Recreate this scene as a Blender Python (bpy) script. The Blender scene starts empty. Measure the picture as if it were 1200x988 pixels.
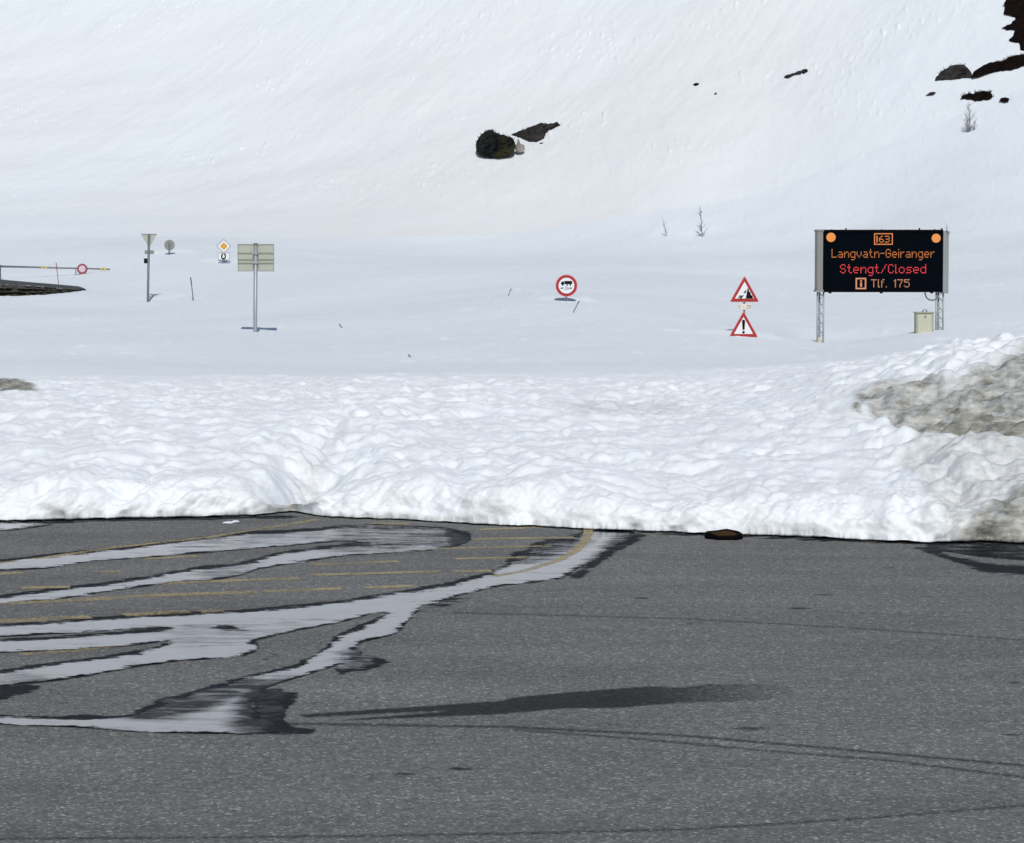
import bpy, bmesh, math, random
import numpy as np
from mathutils import Vector, Matrix

# ------------------------------------------------------------------ camera, light, exposure
scene = bpy.context.scene
COL = scene.collection
F = 3000.0            # focal length in photo pixels (photo 1200 x 988)
CAMZ = 2.8
HOR = 330.0           # eye level row in the photo
PITCH = math.atan((494 - HOR) / F)

cam_data = bpy.data.cameras.new("camera")
cam = bpy.data.objects.new("camera", cam_data)
COL.objects.link(cam)
cam.location = (0, 0, CAMZ)
cam.rotation_euler = (math.pi / 2 - PITCH, 0, 0)
cam_data.sensor_width = 36
cam_data.lens = 36 * F / 1200
cam_data.clip_start = 0.1
cam_data.clip_end = 6000
scene.camera = cam

SUN_EL = math.radians(43)
SUN_AZ = math.radians(3.5)       # sun behind the camera, a touch to the right
world = bpy.data.worlds.new("World")
scene.world = world
world.use_nodes = True
wn = world.node_tree
bg = wn.nodes["Background"]
sky = wn.nodes.new("ShaderNodeTexSky")
sky.sky_type = 'NISHITA'
sky.sun_disc = False
sky.sun_elevation = SUN_EL
sky.sun_rotation = math.pi - SUN_AZ
sky.altitude = 1000
wn.links.new(sky.outputs[0], bg.inputs[0])
bg.inputs[1].default_value = 0.075

sd = bpy.data.lights.new("sun", 'SUN')
sd.energy = 2.75
sd.angle = math.radians(0.53)
sd.color = (1.0, 0.965, 0.91)
sun = bpy.data.objects.new("sun", sd)
COL.objects.link(sun)
sv = Vector((math.sin(SUN_AZ) * math.cos(SUN_EL), -math.cos(SUN_AZ) * math.cos(SUN_EL), math.sin(SUN_EL)))
sun.rotation_euler = sv.to_track_quat('Z', 'Y').to_euler()
sun.location = (8, -30, 40)

vs = scene.view_settings
vs.view_transform = 'Standard'
vs.look = 'None'
vs.exposure = 0.0
vs.gamma = 1.0
vs.use_curve_mapping = False
scene.cycles.max_bounces = 8
scene.cycles.transparent_max_bounces = 12

# ------------------------------------------------------------------ pixel <-> place
cp, sp = math.cos(PITCH), math.sin(PITCH)

def ray(px, py):
    cx = (np.asarray(px, float) - 600) / F
    cy = (494 - np.asarray(py, float)) / F
    return cx, cp + cy * sp, cy * cp - sp        # world direction of that sight line

def W(px, py, D):
    dx, dy, dz = ray(px, py)
    t = D / dy
    return dx * t, dy * t, CAMZ + dz * t

def G(px, py):
    dx, dy, dz = ray(px, py)
    t = -CAMZ / dz
    return dx * t, dy * t

def proj(X, Y, Z):
    zc = Y * cp - (Z - CAMZ) * sp
    uc = Y * sp + (Z - CAMZ) * cp
    return 600 + F * X / zc, 494 - F * uc / zc

# ------------------------------------------------------------------ noise
def _h(ix, iy, seed):
    h = (ix.astype(np.int64) * 374761393 + iy.astype(np.int64) * 668265263 + seed * 2147483647) & 0xFFFFFFFF
    h = ((h ^ (h >> 13)) * 1274126177) & 0xFFFFFFFF
    h = ((h ^ (h >> 16)) * 2246822519) & 0xFFFFFFFF
    h ^= h >> 15
    return (h & 0xFFFFFF) / float(0x1000000)

def perlin(x, y, seed=0):
    x0 = np.floor(x); y0 = np.floor(y)
    fx = x - x0; fy = y - y0
    u = fx * fx * fx * (fx * (fx * 6 - 15) + 10)
    v = fy * fy * fy * (fy * (fy * 6 - 15) + 10)
    r = 0
    for i in (0, 1):
        for j in (0, 1):
            a = _h(x0 + i, y0 + j, seed) * 2 * math.pi
            g = np.cos(a) * (fx - i) + np.sin(a) * (fy - j)
            r = r + g * (u if i else 1 - u) * (v if j else 1 - v)
    return r * 1.4

def fbm(x, y, octv=4, seed=0, gain=0.5):
    r = 0; a = 1.0
    for k in range(octv):
        r = r + a * perlin(x * 2 ** k + 17.3 * k, y * 2 ** k - 9.1 * k, seed + k)
        a *= gain
    return r

def cells(x, y, seed=0):
    x0 = np.floor(x); y0 = np.floor(y)
    d1 = np.full(np.shape(x), 9.0); d2 = np.full(np.shape(x), 9.0)
    for i in (-1, 0, 1):
        for j in (-1, 0, 1):
            cx = x0 + i + 0.15 + 0.7 * _h(x0 + i, y0 + j, seed)
            cy = y0 + j + 0.15 + 0.7 * _h(x0 + i, y0 + j, seed + 99)
            d = (x - cx) ** 2 + (y - cy) ** 2
            d2 = np.minimum(d2, np.maximum(d, d1))
            d1 = np.minimum(d1, d)
    return np.sqrt(d1), np.sqrt(d2)

def sstep(a, b, x):
    t = np.clip((x - a) / (b - a), 0, 1)
    return t * t * (3 - 2 * t)

# shapes of stains and puddles as small maps over the lot (metres follow from G)
RX, RY, RW, RH = -440, 400, 2400, 600      # map window
def raster(poly):
    P = np.array(poly, float)
    xs = np.arange(RW) + RX + 0.5; ys = np.arange(RH) + RY + 0.5
    out = np.zeros((RH, RW), bool)
    n = len(P)
    for r, y in enumerate(ys):
        c = []
        for i in range(n):
            x1, y1 = P[i]; x2, y2 = P[(i + 1) % n]
            if (y1 <= y) != (y2 <= y):
                c.append(x1 + (y - y1) * (x2 - x1) / (y2 - y1))
        c.sort()
        for k in range(0, len(c) - 1, 2):
            out[r] |= (xs >= c[k]) & (xs < c[k + 1])
    return out.astype(float)

def blur(a, sx, sy):
    for ax, s in ((1, sx), (0, sy)):
        if s <= 0: continue
        k = np.exp(-0.5 * (np.arange(-int(3 * s) - 1, int(3 * s) + 2) / s) ** 2); k /= k.sum()
        m = len(k) // 2
        pad = [(0, 0), (0, 0)]; pad[ax] = (m, m)
        b = np.pad(a, pad, mode='edge')
        o = np.zeros_like(a)
        for i, w in enumerate(k):
            sl = [slice(None), slice(None)]; sl[ax] = slice(i, i + a.shape[ax])
            o += w * b[tuple(sl)]
        a = o
    return a

def lookup(img, px, py):
    x = np.clip(px - RX - 0.5, 0, RW - 1.001); y = np.clip(py - RY - 0.5, 0, RH - 1.001)
    x = np.nan_to_num(x); y = np.nan_to_num(y)
    i = np.floor(x).astype(int); j = np.floor(y).astype(int)
    fx = x - i; fy = y - j
    v = (img[j, i] * (1 - fx) + img[j, i + 1] * fx) * (1 - fy) + (img[j + 1, i] * (1 - fx) + img[j + 1, i + 1] * fx) * fy
    inside = (px > RX) & (px < RX + RW) & (py > RY) & (py < RY + RH)
    return np.where(inside, v, 0)

def polyline_mask(img, pts, w, val):
    """soft line of half-width w pixels (vertical)"""
    P = np.array(pts, float)
    xs = np.arange(RW) + RX + 0.5
    yc = np.interp(xs, P[:, 0], P[:, 1], left=np.nan, right=np.nan)
    ys = (np.arange(RH) + RY + 0.5)[:, None]
    d = np.abs(ys - yc[None, :])
    m = np.nan_to_num(np.exp(-(d / w) ** 2)) * val
    np.maximum(img, m, out=img)

def spot(img, cx, cy, rx, ry, val):
    xs = (np.arange(RW) + RX + 0.5)[None, :]; ys = (np.arange(RH) + RY + 0.5)[:, None]
    np.maximum(img, val * np.exp(-(((xs - cx) / rx) ** 2 + ((ys - cy) / ry) ** 2) ** 1.5), out=img)

# ------------------------------------------------------------------ object helpers
def setp(o, label=None, cat=None, group=None, kind=None):
    if label: o['label'] = label
    if cat: o['category'] = cat
    if group: o['group'] = group
    if kind: o['kind'] = kind
    return o

def link(name, me, mat=None, parent=None):
    o = bpy.data.objects.new(name, me)
    COL.objects.link(o)
    if mat: me.materials.append(mat)
    if parent: o.parent = parent
    return o

def grid_mesh(name, V, nr, nc, mat, attrs=None, smooth=True, mask=None):
    """V (nr*nc,3) row-major"""
    r = np.arange(nr - 1)[:, None]; c = np.arange(nc - 1)[None, :]
    a = (r * nc + c).ravel()
    q = np.stack([a, a + 1, a + nc + 1, a + nc], 1)
    if mask is not None:
        q = q[mask.ravel()]
        used = np.unique(q)
        remap = np.zeros(len(V), int); remap[used] = np.arange(len(used))
        V = V[used]; q = remap[q]
        if attrs: attrs = {k: v[used] for k, v in attrs.items()}
    me = bpy.data.meshes.new(name)
    me.vertices.add(len(V)); me.vertices.foreach_set('co', V.astype(np.float32).ravel())
    me.loops.add(len(q) * 4); me.loops.foreach_set('vertex_index', q.astype(np.int32).ravel())
    me.polygons.add(len(q))
    me.polygons.foreach_set('loop_start', (np.arange(len(q)) * 4).astype(np.int32))
    me.polygons.foreach_set('use_smooth', np.full(len(q), smooth))
    if attrs:
        for k, v in attrs.items():
            at = me.attributes.new(k, 'FLOAT', 'POINT')
            at.data.foreach_set('value', v.astype(np.float32))
    me.update(calc_edges=True)
    return link(name, me, mat)

class MB:
    """collects shapes for ONE mesh"""
    def __init__(s): s.v = []; s.f = []; s.sm = []
    def add(s, v, f, smooth=False):
        b = len(s.v); s.v += [tuple(p) for p in v]
        s.f += [tuple(i + b for i in g) for g in f]; s.sm += [smooth] * len(f)
        return s
    def box(s, x0, x1, y0, y1, z0, z1):
        v = [(x, y, z) for z in (z0, z1) for y in (y0, y1) for x in (x0, x1)]
        return s.add(v, [(0, 2, 3, 1), (4, 5, 7, 6), (0, 1, 5, 4), (2, 6, 7, 3), (0, 4, 6, 2), (1, 3, 7, 5)])
    def tube(s, pts, radii, n=8, cap=True):
        pts = [Vector(p) for p in pts]
        if not hasattr(radii, '__len__'): radii = [radii] * len(pts)
        v = []; f = []
        ref = None
        for i, p in enumerate(pts):
            d = (pts[min(i + 1, len(pts) - 1)] - pts[max(i - 1, 0)]).normalized()
            if ref is None or abs(ref.dot(d)) > 0.98:
                ref = Vector((1, 0, 0)) if abs(d.x) < 0.8 else Vector((0, 1, 0))
            a = (ref - d * ref.dot(d)).normalized(); b = d.cross(a)
            ref = a
            for k in range(n):
                t = 2 * math.pi * k / n
                v.append(p + (a * math.cos(t) + b * math.sin(t)) * radii[i])
        for i in range(len(pts) - 1):
            for k in range(n):
                f.append((i * n + k, i * n + (k + 1) % n, (i + 1) * n + (k + 1) % n, (i + 1) * n + k))
        s.add(v, f, True)
        if cap:
            b = len(s.v) - len(v)
            s.f += [tuple(range(b + n - 1, b - 1, -1)), tuple(range(b + (len(pts) - 1) * n, b + len(pts) * n))]
            s.sm += [False, False]
        return s
    def prism(s, poly, y0, y1):
        """polygon in x,z extruded along y"""
        n = len(poly)
        v = [(x, y0, z) for x, z in poly] + [(x, y1, z) for x, z in poly]
        f = [tuple(range(n)), tuple(range(2 * n - 1, n - 1, -1))]
        f += [(i, i + n, (i + 1) % n + n, (i + 1) % n) for i in range(n)]
        return s.add(v, f)
    def build(s, name, mat, parent=None):
        me = bpy.data.meshes.new(name)
        me.from_pydata([tuple(p) for p in s.v], [], s.f)
        me.polygons.foreach_set('use_smooth', s.sm)
        bm = bmesh.new(); bm.from_mesh(me)
        bmesh.ops.recalc_face_normals(bm, faces=bm.faces[:])
        bm.to_mesh(me); bm.free()
        return link(name, me, mat, parent)

def empty(name, loc, label, cat, group=None):
    o = bpy.data.objects.new(name, None)
    COL.objects.link(o); o.location = loc
    o.empty_display_size = 0.3
    return setp(o, label, cat, group)

# ------------------------------------------------------------------ materials
def newmat(name):
    m = bpy.data.materials.new(name); m.use_nodes = True
    nt = m.node_tree
    return m, nt, nt.nodes['Principled BSDF']

def N(nt, t, **kw):
    n = nt.nodes.new(t)
    for k, v in kw.items():
        if k.startswith('i_'): n.inputs[k[2:].replace('_', ' ')].default_value = v
        else: setattr(n, k, v)
    return n

def ramp(nt, fac, stops):
    r = nt.nodes.new('ShaderNodeValToRGB')
    e = r.color_ramp.elements
    while len(e) < len(stops): e.new(0.5)
    for i, (p, c) in enumerate(stops):
        e[i].position = p; e[i].color = (*c, 1) if len(c) == 3 else c
    nt.links.new(fac, r.inputs[0]); return r.outputs[0]

def mix(nt, fac, a, b, mode='MIX'):
    m = nt.nodes.new('ShaderNodeMix'); m.data_type = 'RGBA'; m.blend_type = mode
    for s, v in ((0, fac), (6, a), (7, b)):
        if hasattr(v, 'default_value'): nt.links.new(v, m.inputs[s])
        elif s == 0: m.inputs[0].default_value = v
        else: m.inputs[s].default_value = (*v, 1)
    return m.outputs[2]

def mth(nt, op, a, b=None, c=None, clamp=False):
    m = nt.nodes.new('ShaderNodeMath'); m.operation = op; m.use_clamp = clamp
    for i, v in enumerate((a, b, c)):
        if v is None: continue
        if hasattr(v, 'default_value'): nt.links.new(v, m.inputs[i])
        else: m.inputs[i].default_value = v
    return m.outputs[0]

def coords(nt, scale=(1, 1, 1), rot=0.0):
    tc = nt.nodes.new('ShaderNodeTexCoord'); mp = nt.nodes.new('ShaderNodeMapping')
    mp.inputs['Scale'].default_value = scale; mp.inputs['Rotation'].default_value = (0, 0, rot)
    nt.links.new(tc.outputs['Object'], mp.inputs[0]); return mp.outputs[0]

def noise(nt, vec, scale, detail=4, rough=0.55):
    n = nt.nodes.new('ShaderNodeTexNoise')
    n.inputs['Scale'].default_value = scale; n.inputs['Detail'].default_value = detail
    n.inputs['Roughness'].default_value = rough
    nt.links.new(vec, n.inputs['Vector']); return n.outputs[0]

def attr(nt, name):
    a = nt.nodes.new('ShaderNodeAttribute'); a.attribute_name = name; return a.outputs['Fac']

def bump(nt, h, strength, dist, prev=None):
    b = nt.nodes.new('ShaderNodeBump')
    b.inputs['Strength'].default_value = strength; b.inputs['Distance'].default_value = dist
    nt.links.new(h, b.inputs['Height'])
    if prev is not None: nt.links.new(prev, b.inputs['Normal'])
    return b.outputs[0]

def simple(name, col, rough=0.6, metal=0.0, var=0.15, scale=8.0, emit=None, es=1.0, spec=0.5):
    m, nt, p = newmat(name)
    n = noise(nt, coords(nt), scale, 5)
    c = mix(nt, n, tuple(x * (1 - var) for x in col), tuple(min(1, x * (1 + var)) for x in col))
    nt.links.new(c, p.inputs['Base Color'])
    p.inputs['Roughness'].default_value = rough; p.inputs['Metallic'].default_value = metal
    p.inputs['Specular IOR Level'].default_value = spec
    if emit:
        p.inputs['Emission Color'].default_value = (*emit, 1); p.inputs['Emission Strength'].default_value = es
    return m

def snow_material(name, kind):
    m, nt, p = newmat(name)
    L = nt.links
    WH = dict(bank=(0.885, 0.92, 0.94), field=(0.838, 0.884, 0.91), hill=(0.853, 0.893, 0.912))[kind]
    v = coords(nt)
    if kind == 'bank':
        big = noise(nt, v, 1.3, 4)
        c = mix(nt, ramp(nt, big, [(0.35, (0, 0, 0)), (0.7, (1, 1, 1))]), WH, (0.84, 0.86, 0.865))
        d = attr(nt, 'dirt')
        n1 = noise(nt, coords(nt, (1, 1, 1.6)), 5.5, 6, 0.65)
        n2 = noise(nt, coords(nt, (0.7, 0.8, 2.2)), 3.2, 7, 0.7)
        k = mth(nt, 'MULTIPLY_ADD', n1, 1.5, -0.72)
        k = mth(nt, 'ADD', d, mth(nt, 'MULTIPLY', k, mth(nt, 'MULTIPLY', d, 2.2, clamp=True)), clamp=True)
        dcol = ramp(nt, n2, [(0.34, (0.085, 0.082, 0.07)), (0.47, (0.245, 0.24, 0.205)), (0.60, (0.43, 0.42, 0.36)), (0.74, (0.66, 0.63, 0.56))])
        c = mix(nt, ramp(nt, k, [(0.02, (0, 0, 0)), (0.95, (1, 1, 1))]), c, dcol)
        L.new(c, p.inputs['Base Color'])
        b = bump(nt, noise(nt, v, 6, 5, 0.55), 0.35, 0.05)
        b = bump(nt, noise(nt, v, 30, 4, 0.6), 0.35, 0.012, b)
        L.new(b, p.inputs['Normal'])
    elif kind == 'field':
        big = noise(nt, v, 0.07, 4)
        c = mix(nt, ramp(nt, big, [(0.35, (0, 0, 0)), (0.7, (1, 1, 1))]), WH, (0.775, 0.825, 0.855))
        L.new(c, p.inputs['Base Color'])
        b = bump(nt, noise(nt, coords(nt, (1, 0.35, 1), 0.2), 0.9, 6, 0.62), 0.5, 0.09)
        b = bump(nt, noise(nt, v, 4, 5, 0.6), 0.5, 0.03, b)
        L.new(b, p.inputs['Normal'])
    else:
        big = noise(nt, coords(nt, (1, 0.6, 1), 0.4), 0.022, 5)
        c = mix(nt, ramp(nt, big, [(0.42, (0, 0, 0)), (0.62, (1, 1, 1))]), WH, (0.835, 0.858, 0.852))
        st = noise(nt, coords(nt, (1.0, 0.10, 0.10), math.radians(24)), 0.45, 5, 0.6)
        c = mix(nt, mth(nt, 'MULTIPLY', ramp(nt, st, [(0.5, (0, 0, 0)), (0.72, (1, 1, 1))]), 0.14), c, (0.72, 0.745, 0.78))
        L.new(c, p.inputs['Base Color'])
        b = bump(nt, st, 0.36, 0.30)
        b = bump(nt, noise(nt, v, 0.75, 7, 0.66), 0.22, 0.18, b)
        L.new(b, p.inputs['Normal'])
    p.inputs['Roughness'].default_value = 0.75
    p.inputs['Specular IOR Level'].default_value = 0.15
    return m

def asphalt_material():
    m, nt, p = newmat('asphalt')
    L = nt.links
    v = coords(nt)
    big = noise(nt, coords(nt, (0.30, 1, 1)), 0.9, 7, 0.68)
    base = ramp(nt, big, [(0.3, (0.132, 0.133, 0.128)), (0.7, (0.202, 0.202, 0.193))])
    vo = N(nt, 'ShaderNodeTexVoronoi'); vo.inputs['Scale'].default_value = 62
    L.new(v, vo.inputs['Vector'])
    g = nt.nodes.new('ShaderNodeSeparateColor'); L.new(vo.outputs['Color'], g.inputs[0])
    grain = ramp(nt, g.outputs[0], [(0.0, (0.62, 0.62, 0.62)), (0.55, (0.95, 0.95, 0.95)), (0.86, (1.15, 1.15, 1.14)), (0.95, (1.75, 1.73, 1.68)), (1.0, (2.5, 2.45, 2.35))])
    base = mix(nt, 1.0, base, grain, 'MULTIPLY')
    mid = noise(nt, v, 12, 5, 0.7)
    base = mix(nt, 1.0, base, ramp(nt, mid, [(0.3, (0.76, 0.76, 0.76)), (0.7, (1.24, 1.24, 1.24))]), 'MULTIPLY')
    dk = attr(nt, 'dark'); wet = attr(nt, 'wet')
    rn = noise(nt, v, 16, 4, 0.7)
    dn = mth(nt, 'ADD', dk, mth(nt, 'MULTIPLY_ADD', noise(nt, coords(nt, (0.8, 1, 1)), 26, 9, 0.85), 2.4, -1.2))
    dk2 = mth(nt, 'MULTIPLY', ramp(nt, dn, [(0.30, (0, 0, 0)), (0.85, (1, 1, 1))]), ramp(nt, dk, [(0.05, (0, 0, 0)), (0.3, (1, 1, 1))]))
    dmul = ramp(nt, dk2, [(0, (1, 1, 1)), (1, (0.15, 0.15, 0.15))])
    base = mix(nt, 1.0, base, dmul, 'MULTIPLY')
    # damp film with a ragged rim of its own
    wn_ = noise(nt, coords(nt, (0.55, 1, 1)), 5.5, 9, 0.78)
    wl_ = noise(nt, coords(nt, (0.5, 0.6, 1)), 1.1, 3, 0.5)
    wk = mth(nt, 'ADD', wet, mth(nt, 'MULTIPLY_ADD', wn_, 2.0, -1.0))
    wk = mth(nt, 'ADD', wk, mth(nt, 'MULTIPLY_ADD', wl_, 0.9, -0.45))
    gate = ramp(nt, wet, [(0.06, (0, 0, 0)), (0.2, (1, 1, 1))])
    wf = mth(nt, 'MULTIPLY', ramp(nt, wk, [(0.44, (0, 0, 0)), (0.52, (1, 1, 1))]), gate)
    base = mix(nt, wf, base, mix(nt, 1.0, base, (0.10, 0.115, 0.145), 'MULTIPLY'))
    L.new(base, p.inputs['Base Color'])
    r = mth(nt, 'MULTIPLY_ADD', wf, -0.25, 0.9)
    L.new(r, p.inputs['Roughness'])
    L.new(mth(nt, 'MULTIPLY_ADD', wf, -0.20, 0.22), p.inputs['Specular IOR Level'])
    # standing film of water in streaks where the damp is heaviest
    fn = noise(nt, coords(nt, (0.30, 1, 1)), 7.5, 8, 0.74)
    fk = mth(nt, 'ADD', wet, mth(nt, 'MULTIPLY_ADD', fn, 1.5, -0.75))
    ff = ramp(nt, mth(nt, 'MULTIPLY', fk, 0.8), [(0.70, (0, 0, 0)), (0.86, (1, 1, 1))])
    gl = nt.nodes.new('ShaderNodeBsdfGlossy'); gl.inputs['Roughness'].default_value = 0.07
    fr = nt.nodes.new('ShaderNodeFresnel'); fr.inputs[0].default_value = 1.75
    ms = nt.nodes.new('ShaderNodeMixShader')
    L.new(mth(nt, 'MULTIPLY', mth(nt, 'MULTIPLY', fr.outputs[0], ff), 0.25), ms.inputs[0]); L.new(p.outputs[0], ms.inputs[1]); L.new(gl.outputs[0], ms.inputs[2])
    L.new(ms.outputs[0], nt.nodes['Material Output'].inputs[0])
    L.new(bump(nt, g.outputs[0], 0.35, 0.004), p.inputs['Normal'])
    return m

def water_material():
    m = bpy.data.materials.new('puddle_water'); m.use_nodes = True
    nt = m.node_tree; nt.nodes.clear(); L = nt.links
    out = nt.nodes.new('ShaderNodeOutputMaterial')
    tr = nt.nodes.new('ShaderNodeBsdfTransparent'); tr.inputs[0].default_value = (0.80, 0.84, 0.88, 1)
    cl = nt.nodes.new('ShaderNodeBsdfTransparent')
    gl = nt.nodes.new('ShaderNodeBsdfGlossy'); gl.inputs['Roughness'].default_value = 0.05
    gl.inputs['Color'].default_value = (0.97, 0.97, 1.0, 1)
    fr = nt.nodes.new('ShaderNodeFresnel'); fr.inputs[0].default_value = 4.2
    v = coords(nt, (0.5, 1, 1))
    b = bump(nt, noise(nt, v, 9, 4), 0.14, 0.01)
    L.new(b, gl.inputs['Normal']); L.new(b, fr.inputs['Normal'])
    # ruffled by wind in patches: those mirror less
    rk = mth(nt, 'ADD', mth(nt, 'MULTIPLY', attr(nt, 'ruffle'), 0.95), mth(nt, 'MULTIPLY_ADD', noise(nt, coords(nt, (0.35, 1.0, 1)), 5.0, 9, 0.78), 2.6, -1.3))
    ruf = ramp(nt, rk, [(0.10, (1, 1, 1)), (0.42, (0.66, 0.66, 0.66)), (0.85, (0.08, 0.08, 0.08))])
    mx = nt.nodes.new('ShaderNodeMixShader')
    L.new(mth(nt, 'MULTIPLY', fr.outputs[0], ruf), mx.inputs[0]); L.new(tr.outputs[0], mx.inputs[1]); L.new(gl.outputs[0], mx.inputs[2])
    n = noise(nt, coords(nt, (0.55, 1, 1)), 4.2, 10, 0.72)
    n_b = noise(nt, coords(nt, (0.6, 1, 1)), 17, 8, 0.8)
    k = mth(nt, 'ADD', attr(nt, 'cover'), mth(nt, 'MULTIPLY_ADD', n, 2.2, -1.1))
    k = mth(nt, 'ADD', k, mth(nt, 'MULTIPLY_ADD', n_b, 1.5, -0.75))
    a = ramp(nt, k, [(0.40, (0, 0, 0)), (0.56, (1, 1, 1))])
    a = mth(nt, 'MULTIPLY', a, ramp(nt, attr(nt, 'cover'), [(0.05, (0, 0, 0)), (0.16, (1, 1, 1))]))
    m2 = nt.nodes.new('ShaderNodeMixShader')
    L.new(a, m2.inputs[0]); L.new(cl.outputs[0], m2.inputs[1]); L.new(mx.outputs[0], m2.inputs[2])
    L.new(m2.outputs[0], out.inputs[0])
    return m

def paint_material():
    m, nt, p = newmat('worn_yellow_paint')
    L = nt.links
    n = noise(nt, coords(nt), 22, 6, 0.75)
    n2 = noise(nt, coords(nt), 2.2, 4, 0.6)
    k = mth(nt, 'ADD', mth(nt, 'MULTIPLY', n, 0.6), mth(nt, 'MULTIPLY', n2, 0.4))
    a = ramp(nt, k, [(0.38, (0, 0, 0)), (0.56, (0.85, 0.85, 0.85))])
    L.new(mix(nt, n, (0.40, 0.32, 0.16), (0.52, 0.43, 0.23)), p.inputs['Base Color'])
    L.new(a, p.inputs['Alpha'])
    p.inputs['Roughness'].default_value = 0.8
    return m

def rock_material(name, dark, light, moss=0.0, scale=1.5):
    m, nt, p = newmat(name)
    L = nt.links
    v = coords(nt)
    n = noise(nt, v, scale * 1.6, 8, 0.78)
    c = ramp(nt, n, [(0.38, dark), (0.55, tuple((a + b) / 2 for a, b in zip(dark, light))), (0.75, light)])
    if moss:
        k = ramp(nt, noise(nt, v, scale * 0.7, 4), [(0.5, (0, 0, 0)), (0.62, (moss,) * 3)])
        c = mix(nt, k, c, (0.035, 0.035, 0.012))
    L.new(c, p.inputs['Base Color']); p.inputs['Roughness'].default_value = 0.95
    p.inputs['Specular IOR Level'].default_value = 0.05
    L.new(bump(nt, noise(nt, v, scale * 4, 6, 0.7), 0.8, 0.15), p.inputs['Normal'])
    return m

MAT = dict(
    bank=snow_material('snow_bank', 'bank'), field=snow_material('snow_field', 'field'), hill=snow_material('snow_hill', 'hill'),
    asphalt=asphalt_material(), water=water_material(), paint=paint_material(),
    steel=simple('galvanised_steel', (0.36, 0.375, 0.39), 0.5, 0.35, 0.12, 3),
    darksteel=simple('dull_steel', (0.16, 0.175, 0.19), 0.6, 0.3, 0.15, 3),
    alu=simple('aluminium_back', (0.42, 0.42, 0.35), 0.55, 0.1, 0.1, 2),
    aludark=simple('aluminium_rail', (0.25, 0.255, 0.22), 0.6, 0.1, 0.1, 2),
    pale=simple('pale_back', (0.40, 0.40, 0.36), 0.6, 0.0, 0.08, 2),
    greyback=simple('grey_back', (0.235, 0.24, 0.225), 0.6, 0.1, 0.1, 2),
    red=simple('sign_red', (0.36, 0.018, 0.018), 0.7, 0, 0.12, 3),
    pinkrim=simple('sign_rim', (0.62, 0.28, 0.27), 0.5, 0, 0.05),
    white=simple('sign_white', (0.74, 0.75, 0.76), 0.5, 0, 0.05),
    creamw=simple('sign_cream', (0.72, 0.66, 0.58), 0.5, 0, 0.08),
    black=simple('sign_black', (0.004, 0.004, 0.005), 0.6, 0, 0.2, spec=0.1),
    yellow=simple('sign_yellow', (0.62, 0.33, 0.035), 0.45, 0, 0.08),
    faded=simple('sign_faded_red', (0.26, 0.065, 0.085), 0.5, 0, 0.1),
    fadedface=simple('sign_faded_face', (0.62, 0.47, 0.53), 0.5, 0, 0.1),
    screen=simple('screen_black', (0.0012, 0.0028, 0.0050), 0.7, 0, 0.3, 1.5, spec=0.02),
    casing=simple('casing_grey', (0.23, 0.225, 0.205), 0.6, 0.1, 0.1, 2),
    casing2=simple('casing_grey_right', (0.27, 0.28, 0.29), 0.6, 0.1, 0.1, 2),
    lamp=simple('amber_lamp', (0.55, 0.2, 0.05), 0.4, 0, 0.05, emit=(0.95, 0.30, 0.04), es=0.27),
    amber=simple('amber_led', (0.15, 0.07, 0.02), 0.5, 0, 0.1, emit=(1.0, 0.27, 0.05), es=0.60),
    pinkled=simple('pale_amber_led', (0.15, 0.08, 0.05), 0.5, 0, 0.1, emit=(1.0, 0.40, 0.20), es=0.50),
    redled=simple('red_led', (0.2, 0.02, 0.02), 0.5, 0, 0.1, emit=(1.0, 0.05, 0.06), es=0.85),
    cabinet=simple('cabinet_beige', (0.49, 0.485, 0.37), 0.6, 0, 0.08, 2),
    cabedge=simple('cabinet_edge', (0.33, 0.35, 0.25), 0.6, 0, 0.08, 2),
    stake=simple('stake_brown', (0.13, 0.10, 0.10), 0.7, 0, 0.2),
    redstake=simple('stake_red', (0.34, 0.10, 0.10), 0.6, 0, 0.2),
    bark=simple('bark', (0.26, 0.255, 0.26), 0.85, 0, 0.3, 6),
    twig=simple('heather_twig', (0.010, 0.006, 0.005), 0.9, 0, 0.4, 6),
    rock=rock_material('dark_rock', (0.0015, 0.0015, 0.002), (0.040, 0.042, 0.042), 0.9, 0.7),
    slab=rock_material('brown_rock', (0.008, 0.006, 0.005), (0.085, 0.078, 0.075), 0.0, 0.9),
    palerock=rock_material('pale_rock', (0.22, 0.2, 0.18), (0.5, 0.48, 0.45), 0.0, 2),
    heath=rock_material('heather_ground', (0.0015, 0.001, 0.001), (0.020, 0.011, 0.007), 0.0, 1.2),
    earth=rock_material('gravel_bank', (0.03, 0.028, 0.022), (0.20, 0.19, 0.17), 0.7, 0.9),
    earthtop=rock_material('gravel_top', (0.07, 0.075, 0.08), (0.16, 0.165, 0.17), 0.0, 1.5),
    chunk=simple('rusty_brown', (0.055, 0.028, 0.010), 0.9, 0, 0.6, 12, spec=0.05),
    chunkdark=simple('sooty_dark', (0.004, 0.003, 0.003), 0.9, 0, 0.3, 12, spec=0.05),
    barrierred=simple('barrier_grey', (0.20, 0.20, 0.21), 0.5, 0.2, 0.1),
    barryellow=simple('barrier_yellow', (0.62, 0.50, 0.12), 0.5, 0, 0.1),
)

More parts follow.
